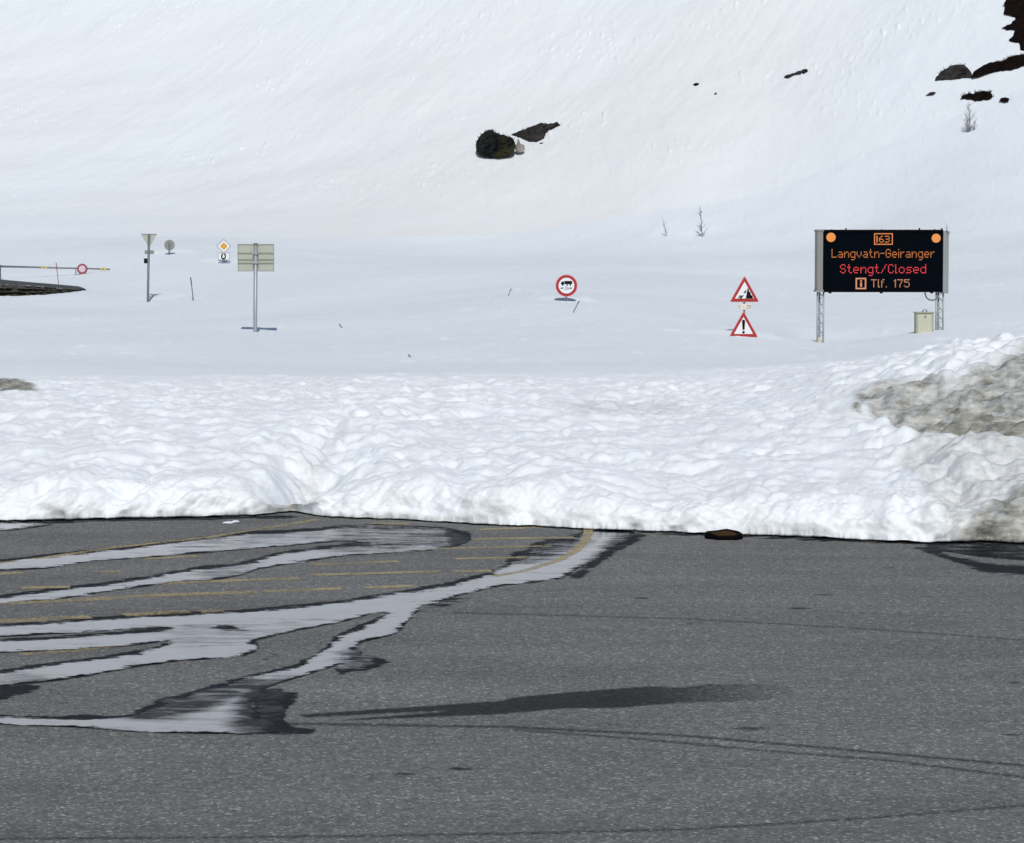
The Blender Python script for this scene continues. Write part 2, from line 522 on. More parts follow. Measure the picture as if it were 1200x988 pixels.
# ------------------------------------------------------------------ terrain: where sight lines meet the snow
CP = [  # (photo column, photo row, distance in metres)
    (-200, 545, 31.5), (0, 548, 31.5), (150, 545, 31.5), (300, 550, 32), (450, 552, 31.5), (600, 558, 31), (750, 565, 30.5), (900, 568, 30), (1000, 572, 29.6), (1100, 566, 29.3), (1200, 560, 29.3), (1400, 560, 29.3),
    (-200, 505, 35), (0, 507, 35), (150, 505, 35), (300, 506, 35), (450, 508, 35), (600, 512, 35), (750, 514, 34.5), (900, 515, 33.5), (1000, 508, 33), (1100, 498, 32.5), (1200, 480, 32.5), (1400, 470, 32.5),
    (-200, 470, 40), (0, 472, 40), (300, 472, 40), (600, 474, 40), (900, 468, 40), (1000, 452, 38), (1100, 430, 38), (1200, 418, 38), (1400, 410, 38),
    (-200, 440, 50), (0, 442, 50), (300, 441, 50), (600, 440, 50), (900, 430, 50), (1100, 412, 48), (1200, 406, 48), (1400, 400, 48),
    (0, 415, 64), (480, 418, 62), (750, 412, 62), (960, 406, 74), (960, 414, 65), (960, 424, 56), (1105, 387, 75), (1200, 385, 75), (1400, 380, 75), (870, 395, 72), (299, 389, 80), (400, 386, 82),
    (-200, 398, 80), (0, 396, 80), (663, 353, 85), (720, 368, 80), (597, 349, 88), (1000, 372, 90), (1200, 362, 90),
    (-200, 362, 130), (0, 350, 132), (100, 352, 130), (225, 352, 128), (174, 355, 134), (600, 330, 120), (800, 325, 120), (1000, 335, 120), (1200, 325, 120),
    (0, 330, 148), (100, 322, 150), (198, 298, 155), (262, 309, 150), (450, 305, 150), (700, 302, 150), (900, 300, 150), (1200, 295, 145),
    (-200, 265, 215), (0, 264, 212), (200, 270, 205), (400, 273, 200), (600, 274, 197), (824, 276, 188), (1000, 266, 180), (1200, 250, 168), (1400, 240, 160),
    (-200, 180, 262), (0, 185, 256), (250, 190, 244), (560, 190, 222), (800, 190, 207), (1000, 190, 195), (1200, 190, 180), (1400, 185, 172),
    (-200, 100, 296), (0, 100, 290), (300, 100, 270), (600, 100, 245), (900, 100, 222), (1200, 100, 197), (1400, 100, 187),
    (-200, 0, 335), (0, 0, 328), (300, 0, 302), (600, 0, 270), (900, 0, 243), (1200, 0, 216), (1400, 0, 205),
    (0, -120, 375), (600, -120, 305), (1200, -120, 243),
]
CPa = np.array(CP, float)
def tc(px, D): return np.stack([np.asarray(px, float) / 260.0, np.log(np.asarray(D, float)) * 4.0], -1)
Pk = tc(CPa[:, 0], CPa[:, 2])
def U(r2): return np.where(r2 > 0, 0.5 * r2 * np.log(np.maximum(r2, 1e-12)), 0)
n_ = len(Pk)
K = U(((Pk[:, None] - Pk[None]) ** 2).sum(-1)) + np.eye(n_) * 0.004
Pm = np.hstack([np.ones((n_, 1)), Pk])
A_ = np.block([[K, Pm], [Pm.T, np.zeros((3, 3))]])
sol = np.linalg.solve(A_, np.concatenate([CPa[:, 1], np.zeros(3)]))

def row_at(px, D):
    px = np.asarray(px, float); D = np.asarray(D, float)
    Dc = np.clip(D, 28.5, 340)
    q = tc(np.clip(px, -260, 1460), Dc)
    shp = q.shape[:-1]; q = q.reshape(-1, 2)
    out = np.zeros(len(q))
    for i in range(n_):
        out += sol[i] * U(((q - Pk[i]) ** 2).sum(-1))
    out += sol[n_] + q @ sol[n_ + 1:]
    return out.reshape(shp)

def zsmooth(px, D):
    """terrain height on sight column px at distance D (bare of small relief)"""
    D = np.asarray(D, float)
    Dc = np.clip(D, 28.5, 340)
    z = CAMZ + (HOR - row_at(px, Dc)) * Dc / F
    far = np.clip(D - 340, 0, None)
    return z + 0.52 * np.minimum(far, 520) + 0.12 * np.clip(far - 520, 0, 600)

def depth_at(px, py, lo=29, hi=330):
    Ds = np.exp(np.linspace(math.log(lo), math.log(hi), 500))
    r = row_at(np.full(500, px), Ds)
    i = np.argmax(r < py)
    return float(Ds[i]) if i > 0 else float(Ds[-1])

def Xof(px, D): return (np.asarray(px, float) - 600) / F * D * (1.0 / 1.0)

EDGE = np.array([(-3000, 625), (-400, 616), (0, 612), (80, 611), (160, 609), (240, 607), (300, 605.5), (345, 605), (400, 608), (500, 612), (560, 616), (640, 620), (700, 623),
                 (800, 626), (900, 630), (1000, 634), (1075, 637), (1108, 638.5), (1150, 637), (1175, 637.5), (1200, 638), (1600, 645), (4200, 650)], float)
def edge_D(px):
    e = np.interp(px, EDGE[:, 0], EDGE[:, 1])
    return F * CAMZ / (e - HOR)

# columns shared by the snow sheets
dense = np.linspace(-60, 1260, 1300)
grow = np.cumsum(np.geomspace(2, 260, 60))
cols = np.concatenate([(-60 - grow)[::-1], dense, 1260 + grow])
NC = len(cols)

# dirt on the snow bank
dirt = np.zeros((RH, RW))
def add_dirt(poly, val, sx=5, sy=3):
    np.maximum(dirt, blur(raster(poly), sx, sy) * val, out=dirt)
add_dirt([(998, 466), (1055, 454), (1120, 457), (1140, 440), (1170, 432), (1205, 416), (1950, 410), (1950, 540), (1200, 532), (1160, 533), (1110, 520), (1060, 506), (1030, 488)], 0.72)
add_dirt([(1060, 482), (1140, 476), (1950, 445), (1950, 536), (1200, 530), (1150, 530), (1085, 508)], 1.0)
add_dirt([(1050, 540), (1085, 516), (1130, 530), (1950, 530), (1950, 650), (1122, 640), (1102, 600), (1075, 570)], 0.33)
add_dirt([(1130, 615), (1160, 582), (1200, 570), (1950, 570), (1950, 650), (1112, 642)], 0.78)
spot(dirt, 1188, 622, 14, 10, 0.9)
spot(dirt, 1004, 480, 6, 6, 0.95)
add_dirt([(296, 606), (308, 588), (325, 570), (345, 560), (352, 585), (352, 608)], 0.62)
add_dirt([(150, 614), (150, 606), (250, 602), (350, 600), (480, 604), (560, 610), (560, 620)], 0.42, 12, 1.5)
add_dirt([(-430, 446), (5, 444.5), (22, 447), (36, 453), (50, 459), (20, 461), (0, 463), (-430, 466)], 0.95, 3, 1.5)
add_dirt([(330, 575), (345, 545), (375, 515), (400, 500), (410, 505), (380, 530), (360, 560), (350, 590)], 0.22, 6, 4)
add_dirt([(220, 612), (250, 600), (320, 600), (340, 608)], 0.6, 10, 2)
add_dirt([(40, 590), (52, 590), (95, 606), (95, 612), (80, 612)], 0.4, 3, 2)
add_dirt([(640, 482), (700, 476), (800, 474), (800, 486), (700, 492)], 0.2, 14, 3)
add_dirt([(430, 606), (470, 600), (560, 606), (560, 612)], 0.3, 8, 2)
add_dirt([(820, 626), (890, 600), (930, 620), (930, 632)], 0.10, 10, 5)

hollow = blur(raster([(1020, 474), (1060, 470), (1150, 462), (1950, 440), (1950, 530), (1200, 524), (1150, 524), (1110, 512), (1060, 500), (1030, 488)]), 8, 4)
ledge = blur(raster([(1085, 530), (1120, 524), (1160, 532), (1215, 528), (1950, 530), (1950, 570), (1190, 566), (1120, 572), (1090, 555)]), 9, 5)
def bank():
    De = edge_D(cols)
    Xe = (cols - 600) / F * De
    wig = 0.10 * fbm(Xe / 1.3, Xe * 0 + 3.1, 4, 5)
    lipw = 0.05 * fbm(Xe / 0.16, Xe * 0 + 5.2, 4, 9)
    gully = np.exp(-((cols - 338) / 24.0) ** 2)
    gully2 = 0.6 * np.exp(-((cols - 1124 - 5 * perlin(cols / 30, cols * 0, 3)) / 26.0) ** 2)
    De = De + 0.38 * gully + 0.10 * gully2
    De = np.where(cols > 0, De, De)
    # profile rows: (offset behind the edge, height) ; underside, lip, face, top
    under = [(0.9, -0.02), (0.5, 0.008), (0.15, 0.012), (0.03, 0.017)]
    nf = 70
    Dend = 53.0
    nt_ = 330
    # face 0..1 rising to hf within wface
    t = np.linspace(0, 1, nf)
    V = []; rows_w = []; PX = []
    zt_edge = zsmooth(cols, De + 1.4)
    hf = 0.42 + 0.10 * fbm(Xe / 2.5, Xe * 0, 3, 21)
    hf = hf + 0.12 * sstep(1110, 1230, cols)
    wf = 0.75 + 0.25 * fbm(Xe / 1.8, Xe * 0 + 7, 3, 31)
    S = []; Z = []; Wc = []; FACE = []
    for s, z in under:
        S.append(np.full(NC, s)); Z.append(np.full(NC, z)); Wc.append(np.full(NC, -0.1)); FACE.append(np.full(NC, 0.0))
    for k in range(nf):
        a = t[k] * math.pi / 2
        s = wf * (1 - math.cos(a) ** 0.9) ** 1.0
        z = 0.018 + (hf - 0.018) * math.sin(a) ** 0.85
        S.append(s * np.ones(NC)); Z.append(z * np.ones(NC)); Wc.append(t[k] * np.ones(NC) * 1.0)
        FACE.append(np.full(NC, 1.0 - t[k]))
    D1 = De + wf
    lnr = np.linspace(0, 1, nt_ + 1)[1:]
    for k in range(nt_):
        D = D1 * (Dend / D1) ** lnr[k]
        s = D - De
        zt = zsmooth(cols, D)
        b = sstep(0, 1, (D - D1) / 2.6)
        z = hf * (1 - b) + zt * b
        S.append(s); Z.append(z); Wc.append(1.0 + (D - D1)); FACE.append(np.full(NC, 0.0))
    S = np.array(S); Z = np.array(Z); Wc = np.array(Wc); FACE = np.array(FACE)
    D = De[None] + S
    X = (cols - 600)[None] / F * D
    nr = len(S)
    # relief
    X0 = X; w = Wc
    fold = fbm((X0 - 0.55 * w) / 0.42, (w + 0.4 * X0) / 1.5, 4, 41)
    big = fbm(X0 / 1.5, w / 1.3, 3, 51)
    wx = X0 + 0.10 * fbm(X0 / 0.5, w / 0.5, 2, 61); wy = w + 0.12 * fbm(X0 / 0.5 + 9, w / 0.5, 2, 71)
    c1, c2 = cells(wx / 0.36, wy / 0.48, 81)
    c3, c4 = cells(wx / 0.17 + 5, wy / 0.22, 91)
    mid = fbm(X0 / 0.25, w / 0.32, 4, 101)
    top = sstep(0.2, 1.6, w)
    vary = 0.35 + 1.0 * sstep(-0.5, 0.7, fbm(X0 / 1.6, w / 2.2, 3, 151))
    c5, c6 = cells(wx / 0.62 + 11, wy / 0.55, 171)
    pitted = vary * (-0.085 * np.minimum(c1, 0.75) ** 2 * 1.5 - 0.09 * np.minimum(c5, 0.8) ** 2 - 0.012 * c3 ** 2) + 0.05 * np.clip(fbm(X0 / 0.42, w / 0.34, 3, 165), -0.1, 1) + 0.02 * mid + 0.06
    fold2 = perlin((X0 - 0.6 * w) / 0.75, (w + 0.3 * X0) / 1.2, 43)
    puffy = 0.13 * fold2 + 0.075 * fold - 0.07 * np.minimum(c5, 0.8) ** 2 - 0.03 * c1 ** 2 + 0.015 * mid
    d = 0.085 * big + pitted * top + puffy * (1 - top)
    PXx, PYy = proj(X, D, Z)
    di = lookup(dirt, PXx, PYy)
    ice = fbm(X0 / 0.6, w / 0.18, 4, 111)
    chunks = cells(wx / 0.55 + 3, wy / 0.6, 121)[0]
    hol = lookup(hollow, PXx, PYy); led = lookup(ledge, PXx, PYy)
    heavy = sstep(1000, 1090, PXx) * sstep(0.0, 0.5, w)
    d = d + heavy * (0.16 * fbm(X0 / 0.8, w / 0.7, 4, 131) - 0.10 * chunks ** 2 + 0.05) + di * 0.05 * ice * top - 0.26 * hol + 0.17 * led
    Xg = (338 - 600) / F * 29.6
    uu = np.abs(X0 - Xg - 0.12 * np.clip(w, 0, 3))
    fan = perlin((w - 1.0 * uu) / 0.30, uu / 1.2, 181) * 0.075 * np.exp(-(uu / 1.15) ** 2) * np.exp(-(w / 3.0) ** 2)
    blocks = np.clip(perlin(X0 / 0.5 + 4, w / 0.45, 191) - 0.25, 0, 1) * 0.16 * np.exp(-((uu - 0.1) / 0.8) ** 2)
    d = d + fan + blocks
    d = d + 0.05 * fbm(X0 / 0.30, w / 0.30, 3, 195) * (1 - top)
    d = d * sstep(-0.15, 0.2, w) + 0.0
    # gully where two ploughed banks meet
    gx = (cols[None] - 338 - 16 * np.clip(w, 0, 4) - 14 * perlin(w / 0.7, w * 0, 19)) / (24.0 + 5 * np.clip(w, 0, 3))
    gl = np.exp(-np.abs(gx) ** 1.5) * np.exp(-(np.clip(w, 0, None) / 4.0) ** 2) * 0.60 + gully2[None] * np.exp(-np.clip(w, 0, None) / 1.3) * 0.16
    endf = 1 - sstep(51, 53, D)
    d = d * (0.35 + 0.65 * (1 - sstep(43, 51, D)))
    fy = FACE
    Z2 = Z + d * (1 - 0.75 * fy) - gl * sstep(0, 0.8, w) - (1 - endf) * 0.35
    Y2 = D - d * 1.0 * fy * sstep(-0.1, 0.35, w) + wig[None] * (1 - sstep(0.5, 3, w)) + lipw[None] * (1 - sstep(0.0, 0.12, w))
    Z2[:4] = Z[:4] + np.clip(0.012 * fbm(Xe / 0.4, Xe * 0 + 2, 3, 141), -0.008, 0.02)[None] * np.array([0, 0, 1, 1])[:, None]
    Z2[4] = np.maximum(Z2[4], Z2[3] + 0.002)
    Z2[5:] = np.maximum(Z2[5:], Z2[4][None] + 0.002)
    V = np.stack([X.ravel(), Y2.ravel(), Z2.ravel()], 1)
    o = grid_mesh('snow_bank', V, nr, NC, MAT['bank'], {'dirt': di.ravel()})
    return o
setp(bank(), kind='structure')

def relief(X, Y, D):
    plain = 0.05 * fbm(X / 3.2 + 0.15 * Y / 3.2, Y / 5.0, 4, 201) + 0.25 * fbm(X / 22, Y / 30, 3, 211)
    e1 = np.clip(perlin(X / 0.55, Y / 1.5, 221) - 0.42, 0, 1) * 0.16 + 0.012 * fbm(X / 0.5, Y / 1.2, 3, 225)
    hillside = 0.5 * fbm(X / 40, Y / 28, 3, 231) + 0.015 * fbm(X / 0.9, Y / 1.0, 3, 235, 0.7)
    u = X * math.cos(1.15) + Y * math.sin(1.15); v = -X * math.sin(1.15) + Y * math.cos(1.15)
    hillside = hillside + 0.06 * fbm(v / 2.6, u / 34, 5, 241, 0.6) + 0.03 * fbm(X / 2.2, Y / 2.0, 4, 251, 0.6)
    fl = np.clip(perlin(X / 0.6 + 40, Y / 1.0, 261) - 0.42, 0, 1) * 0.9 * sstep(-0.1, 0.6, perlin(X / 12, Y / 12, 271))
    hillside = hillside + fl
    h = sstep(178, 235, D)
    a_ = X / Y * F + 600
    plain = plain - 0.45 * sstep(920, 950, a_) * sstep(75.6, 78, D) * (1 - sstep(80, 88, D))
    return plain * (1 - h) + e1 * (1 - h) * sstep(50, 60, D) + hillside * h

# snow round each sign: true level at its foot, a little drift rising behind it
SITES = [(299.5, 80.0, 1.4, 2.2, 0.075, 2.0), (663.5, 85.0, 0.25, 0.9, 0.10, 1.1), (872, 72.0, 0.15, 0.9, 0.10, 1.3), (198.5, 155.0, 0.3, 1.5, 0.18, 1.6), (262, 150.0, 0.3, 1.5, 0.18, 1.6),
         (174, 134.0, 0.3, 1.6, 0.10, 2.2), (824, 187.5, 0.3, 2.0, 0.16, 1.8), (781.5, 188.5, 0.3, 2.0, 0.12, 1.0), (1083, 74.6, 0.4, 1.0, 0.02, 1.2), (960, 75.0, 0.4, 1.0, 0.05, 0.8), (226, 128.0, 0.2, 1.2, 0.08, 1.0), (676, 80.0, 0.2, 0.8, 0.03, 0.6)]
def sited(X, D):
    base = relief(X, D, D)
    out = base
    for px, D0, o0, ln, hgt, wd in SITES:
        x0 = (px - 600) / F * D0
        r0 = float(relief(np.array([x0]), np.array([D0]), np.array([D0]))[0])
        g = np.exp(-((X - x0) / 2.6) ** 2 - ((D - D0) / (3.0 + D0 / 40)) ** 2)
        out = out - r0 * g
        out = out + hgt * np.exp(-((X - x0) / wd) ** 4) * sstep(D0 + o0, D0 + o0 + ln, D) * (1 - sstep(D0 + o0 + ln + 0.3, D0 + o0 + ln + 7, D))
    return out
c2s = np.concatenate([cols[:60:2], cols[60:-60], cols[-60::2]])
fi = np.arange(len(cols)); keep = ((fi < 60) & (fi % 2 == 0)) | (fi >= 60) & (fi < NC - 60) | ((fi >= NC - 60) & (fi % 2 == 0))
cs = cols[keep]

def sheet(name, Ds, mat, drop_first=False):
    nr = len(Ds); nc = len(cs)
    PX = np.broadcast_to(cs[None], (nr, nc)); D = np.broadcast_to(Ds[:, None], (nr, nc))
    X = (PX - 600) / F * D
    # terrain function is smooth: evaluate on a coarse set of columns
    cc = np.unique(np.concatenate([np.linspace(-300, 1500, 61)]))
    zc = zsmooth(np.broadcast_to(cc[None], (nr, len(cc))), np.broadcast_to(Ds[:, None], (nr, len(cc))))
    Z = np.stack([np.interp(cs, cc, zc[i]) for i in range(nr)])
    Z = Z + sited(X, D) * sstep(49, 54, D) - 0.3 * (1 - sstep(48.5, 50.3, D))
    return grid_mesh(name, np.stack([X.ravel(), D.ravel(), Z.ravel()], 1), nr, nc, mat)
HB = 196.0
setp(sheet('snow_field', np.exp(np.linspace(math.log(48.5), math.log(HB), 520)), MAT['field']), kind='structure')
setp(sheet('hillside', np.concatenate([np.linspace(HB, 345, 330), np.geomspace(348, 1500, 50)]), MAT['hill']), kind='structure')

def ground_z(px, D):
    z = float(zsmooth(np.array([px]), np.array([D]))[0])
    X = (px - 600) / F * D
    return z + float(relief(np.array([X]), np.array([D]), np.array([D]))[0])

# wide snow ground round the lot and behind the camera
mb = MB()
for (x0, x1, y0, y1) in ((-2500, -60, -2500, 40), (60, 2500, -2500, 40), (-60, 60, -2500, -45)):
    mb.add([(x0, y0, -0.02), (x1, y0, -0.02), (x1, y1, -0.02), (x0, y1, -0.02)], [(0, 1, 2, 3)])
setp(mb.build('ground', MAT['field']), kind='structure')

# ------------------------------------------------------------------ asphalt lot, damp film, stains, puddles
S1 = [(-430, 668), (0, 660), (50, 655), (133, 646), (200, 638), (283, 628), (333, 626), (400, 620), (440, 618), (523, 622), (548, 628), (550, 634), (533, 640), (500, 641), (440, 636), (400, 633),
      (300, 642), (200, 650), (100, 658), (50, 666), (0, 668), (-430, 676)]
S2 = [(-430, 713), (0, 702), (113, 688), (200, 675), (240, 667), (283, 664), (333, 650), (400, 642), (450, 639), (540, 639), (500, 645), (400, 651), (333, 661), (297, 667), (285, 673), (250, 679),
      (200, 682), (133, 691), (67, 702), (0, 707), (-430, 720)]
PM = [(-430, 742), (0, 736), (83, 730), (167, 724), (300, 718), (400, 708), (467, 697), (527, 688), (573, 675), (604, 660), (640, 646), (668, 637), (690, 624), (745, 622), (735, 632), (715, 642),
      (700, 652), (690, 660), (668, 668), (660, 677), (583, 686), (533, 698), (488, 712), (484, 720), (460, 743), (420, 752), (412, 760), (425, 768), (395, 778), (365, 788), (317, 803), (300, 812), (292, 826), (296, 840), (310, 860),
      (240, 859), (167, 857), (100, 852), (0, 848), (-430, 846), (-430, 838), (0, 842), (67, 844), (150, 843), (190, 828), (235, 812), (287, 797), (350, 783), (382, 764), (400, 748), (425, 737), (463, 719), (443, 716), (400, 728),
      (383, 731), (317, 744), (290, 753), (303, 760), (283, 769), (200, 774), (140, 784), (67, 797), (0, 804), (-430, 818), (-430, 800), (0, 790), (67, 780), (133, 772), (187, 762), (215, 748),
      (150, 756), (67, 762), (0, 764), (-430, 768), (-430, 757), (0, 753), (67, 750), (133, 745), (190, 741), (205, 735), (150, 737), (67, 742), (0, 746), (-430, 750)]
PRr = [(1078, 638), (1130, 640), (1950, 645), (1950, 662), (1200, 656), (1150, 652), (1110, 646)]
PL = [(-430, 615), (0, 614), (70, 612.5), (30, 619), (0, 622), (-430, 628)]
shp = [raster(S1), raster(S2), raster(PM), raster(PRr), raster(PL)]
holes = np.zeros((RH, RW))
for (cx, cy, rx, ry) in [(262, 736, 22, 2.2), (236, 759, 10, 2.2), (330, 726, 10, 1.4), (280, 740, 18, 1.6), (150, 779, 6, 1.5), (215, 733, 9, 1.2), (190, 735, 12, 1.0), (345, 752, 8, 1.2)]:
    spot(holes, cx, cy, rx, ry, 1.0)
allp = np.clip(sum(shp), 0, 1) * (1 - np.clip(holes * 1.5, 0, 1))
water = blur(allp, 7.0, 1.6)
damp = blur(np.clip(sum(shp), 0, 1), 7, 1.5)
damp = np.clip(damp * 2.2, 0, 1)
# film is wider on the far side of each pool
up = np.zeros_like(damp); up[:-4] = damp[4:]
damp = np.maximum(damp * 0.80, up * 0.66)
dm = np.zeros_like(damp)
def add_damp(poly, val, sx=6, sy=2.2): np.maximum(dm, blur(raster(poly), sx, sy) * val * 0.86, out=dm)
add_damp([(290, 812), (325, 803), (356, 812), (350, 822), (338, 832), (335, 845), (350, 853), (372, 853), (370, 862), (330, 861), (300, 862)], 0.95)
add_damp([(395, 775), (430, 765), (460, 775), (435, 786), (390, 792)], 0.9)
add_damp([(143, 840), (187, 818), (240, 807), (230, 822), (190, 842)], 0.9)
add_damp([(-430, 815), (0, 803), (30, 798), (55, 806), (20, 816), (0, 822), (-430, 830)], 0.9)
add_damp([(692, 668), (716, 652), (735, 642), (765, 624), (745, 622), (700, 650), (676, 670), (658, 680), (684, 678)], 0.95)
add_damp([(587, 660), (600, 648), (625, 642), (612, 638), (650, 630), (680, 625), (683, 630), (640, 648), (600, 664)], 0.9)
add_damp([(1060, 640), (1090, 641), (1120, 652), (1160, 658), (1200, 662), (1950, 666), (1950, 672), (1180, 673), (1150, 670), (1110, 656)], 0.95)
add_damp([(-430, 624), (0, 620), (60, 615), (150, 611), (350, 608), (350, 604), (-430, 606)], 0.75, 6, 1)
add_damp([(280, 780), (300, 772), (345, 752), (330, 770)], 0.7)
add_damp([(500, 722), (488, 712), (520, 700), (560, 696), (575, 700), (545, 706), (515, 716)], 0.62)
add_damp([(700, 625), (1110, 640), (1115, 636), (700, 621)], 0.7, 4, 0.8)
add_damp([(60, 843), (85, 836), (140, 835), (150, 841)], 0.7)
damp = np.maximum(damp, dm)
darkm = np.zeros((RH, RW))
np.maximum(darkm, blur(raster([(345, 838), (400, 834), (590, 821), (600, 817), (667, 811), (760, 804), (800, 805), (830, 801), (900, 801), (935, 806), (930, 816), (880, 822), (800, 824), (720, 830), (667, 830), (590, 837), (470, 842), (400, 845), (365, 847), (430, 841), (520, 834), (530, 832.5), (430, 837.5), (360, 841)]), 3, 0.8), out=darkm)
np.maximum(darkm, 0.75 * blur(raster([(860, 800), (1000, 794), (1060, 798), (1010, 812), (900, 820)]), 22, 3.5), out=darkm)
xs_ = (np.arange(RW) + RX)[None]
darkm *= np.clip((1060 - xs_) / 330, 0.0, 1)
polyline_mask(darkm, [(352, 842), (450, 842), (540, 838)], 0.8, 0.0)
polyline_mask(darkm, [(330, 848), (600, 852), (800, 862), (950, 875), (1300, 906)], 2.2, 0.78)
polyline_mask(darkm, [(600, 855), (760, 867), (900, 880), (1040, 891), (1200, 911), (1300, 925)], 2.1, 0.72)
polyline_mask(darkm, [(-100, 984), (300, 981), (600, 977), (800, 972), (1000, 960), (1300, 936)], 2.5, 0.66)
polyline_mask(darkm, [(530, 718), (800, 725), (1000, 736), (1300, 757)], 1.5, 0.66)
polyline_mask(darkm, [(950, 716), (1200, 727), (1300, 731)], 1.3, 0.5)
polyline_mask(darkm, [(840, 710), (920, 712), (951, 713)], 1.0, 0.5)
polyline_mask(darkm, [(100, 872), (300, 880), (430, 889)], 1.2, 0.3)
for (cx, cy, rx, ry, v) in [(474, 907, 16, 1.6, 1), (500, 900, 10, 1.2, .8), (540, 901, 20, 2, 1), (515, 911, 12, 1.2, .6), (936, 713, 16, 1.2, 1), (965, 697, 16, 1.2, .8), (880, 854, 28, 3, .7),
                            (1043, 665, 12, 1.2, .6), (1186, 861, 12, 1.3, .9), (808, 731, 8, 1.2, .6), (525, 701, 14, 1.5, 1), (752, 701, 11, 1.4, .9), (845, 705, 8, 1, .5), (1190, 800, 10, 2, .7),
                            (720, 849, 8, 1, .8), (550, 890, 18, 3, .3), (1070, 692, 14, 1, .5), (108, 716, 10, 1, .6), (510, 850, 18, 2, .6), (75, 824, 10, 1.4, .6), (520, 803, 20, 2, .25), (380, 945, 30, 5, .2), (830, 913, 14, 1.4, .5), (630, 929, 9, 1, .5)]:
    spot(darkm, cx, cy, rx, ry, v)

def lot_z(X, Y, wmask=None):
    px, py = proj(X, Y, 0 * X)
    if wmask is None: wmask = lookup(water, px, py)
    rag = 0.0085 * fbm(X / 0.42, Y / 0.34, 7, 301, 0.74)
    near = sstep(0.02, 0.3, wmask)
    return -0.006 * wmask + 0 * rag * near

rowsY = F * CAMZ / (np.linspace(1010, 602, 560) - HOR)
gY = np.concatenate([np.linspace(-45, rowsY[0], 30)[:-1], rowsY, [33, 36, 42]])
gX = np.concatenate([-(6.6 + np.cumsum(np.geomspace(0.05, 9.5, 26)))[::-1], np.linspace(-6.6, 6.6, 960), 6.6 + np.cumsum(np.geomspace(0.05, 9.5, 26))])
XX, YY = np.meshgrid(gX, gY)
Yv = np.where(YY > 5, YY, 5)
pX, pY = proj(XX, Yv, 0 * XX)
vis = YY > 5
wm = lookup(water, pX, pY) * vis; dmv = lookup(damp, pX, pY) * vis; dk = lookup(darkm, pX, pY) * vis
ZZ = np.where(vis, lot_z(XX, YY, wm), 0)
lot = grid_mesh('asphalt_lot', np.stack([XX.ravel(), YY.ravel(), ZZ.ravel()], 1), len(gY), len(gX), MAT['asphalt'], {'wet': dmv.ravel(), 'dark': dk.ravel()})
setp(lot, kind='structure')

wl = 0.0045
soft = [(9, 1.9, 1.0), (9, 1.9, 1.0), (8, 2.0, 1.0), (9, 2.2, 0.8), (9, 1.8, 0.9)]
extra = {2: [([(292, 806), (325, 800), (345, 815), (320, 850), (317, 861), (290, 861)], 0.45), ([(395, 772), (430, 764), (445, 776), (420, 786), (390, 792)], 0.55), ([(187, 840), (187, 818), (240, 806), (260, 800), (250, 840)], 0.5),
             ([(600, 662), (615, 645), (650, 634), (685, 624), (700, 626), (680, 645), (640, 660)], 0.55), ([(690, 664), (712, 650), (730, 640), (755, 624), (740, 622), (700, 645), (680, 665)], 0.4)]}
ruffle = np.zeros((RH, RW))
def add_ruffle(poly, val, sx=12, sy=3): np.maximum(ruffle, blur(raster(poly), sx, sy) * val, out=ruffle)
add_ruffle([(270, 860), (285, 800), (360, 795), (380, 865)], 1.15, 14, 5)
add_ruffle([(140, 845), (180, 812), (300, 792), (330, 800), (250, 830), (200, 846)], 0.85)
add_ruffle([(380, 615), (560, 615), (570, 645), (380, 650)], 0.62)
add_ruffle([(515, 618), (560, 618), (560, 645), (525, 645)], 1.1, 8, 3)
add_ruffle([(190, 640), (300, 620), (400, 615), (400, 632), (200, 648)], 0.40)
add_ruffle([(580, 665), (600, 640), (690, 618), (690, 640), (640, 660)], 0.75)
add_ruffle([(690, 675), (720, 650), (770, 620), (730, 620), (690, 655), (660, 685)], 0.9, 8, 3)
add_ruffle([(400, 790), (400, 758), (470, 755), (470, 795)], 0.8, 10, 4)
add_ruffle([(0, 745), (210, 735), (210, 742), (0, 752)], 0.5, 10, 2)
add_ruffle([(200, 735), (360, 725), (360, 745), (200, 765)], 0.3)
add_ruffle([(230, 650), (300, 650), (310, 680), (230, 685)], 0.5)
add_ruffle([(1060, 630), (1950, 630), (1950, 680), (1060, 680)], 0.85)
add_ruffle([(-430, 790), (60, 790), (60, 830), (-430, 835)], 0.5)
for k, sh_ in enumerate(shp):
    sx_, sy_, g_ = soft[k]
    c_ = blur(sh_ * (1 - np.clip(holes * 1.5, 0, 1)), sx_, sy_) * g_
    # centre of a pool is fully covered
    c_ = np.maximum(c_, np.clip(blur(sh_, 6, 1.8) - 0.25, 0, 1) * 1.1 * g_ * (1 - np.clip(holes * 1.5, 0, 1)))
    for poly, val in extra.get(k, []): c_ = np.maximum(c_, blur(raster(poly), 9, 3) * val)
    cv = lookup(c_, pX, pY) * vis
    m = cv > 0.04
    mm = m[:-1, :-1] | m[1:, 1:]
    V = np.stack([XX.ravel(), YY.ravel(), np.full(XX.size, wl + 0.0004 * k)], 1)
    o = grid_mesh('puddle', V, len(gY), len(gX), MAT['water'], {'cover': cv.ravel(), 'ruffle': (lookup(ruffle, pX, pY) * vis).ravel()}, True, mm)
    setp(o, kind='structure')

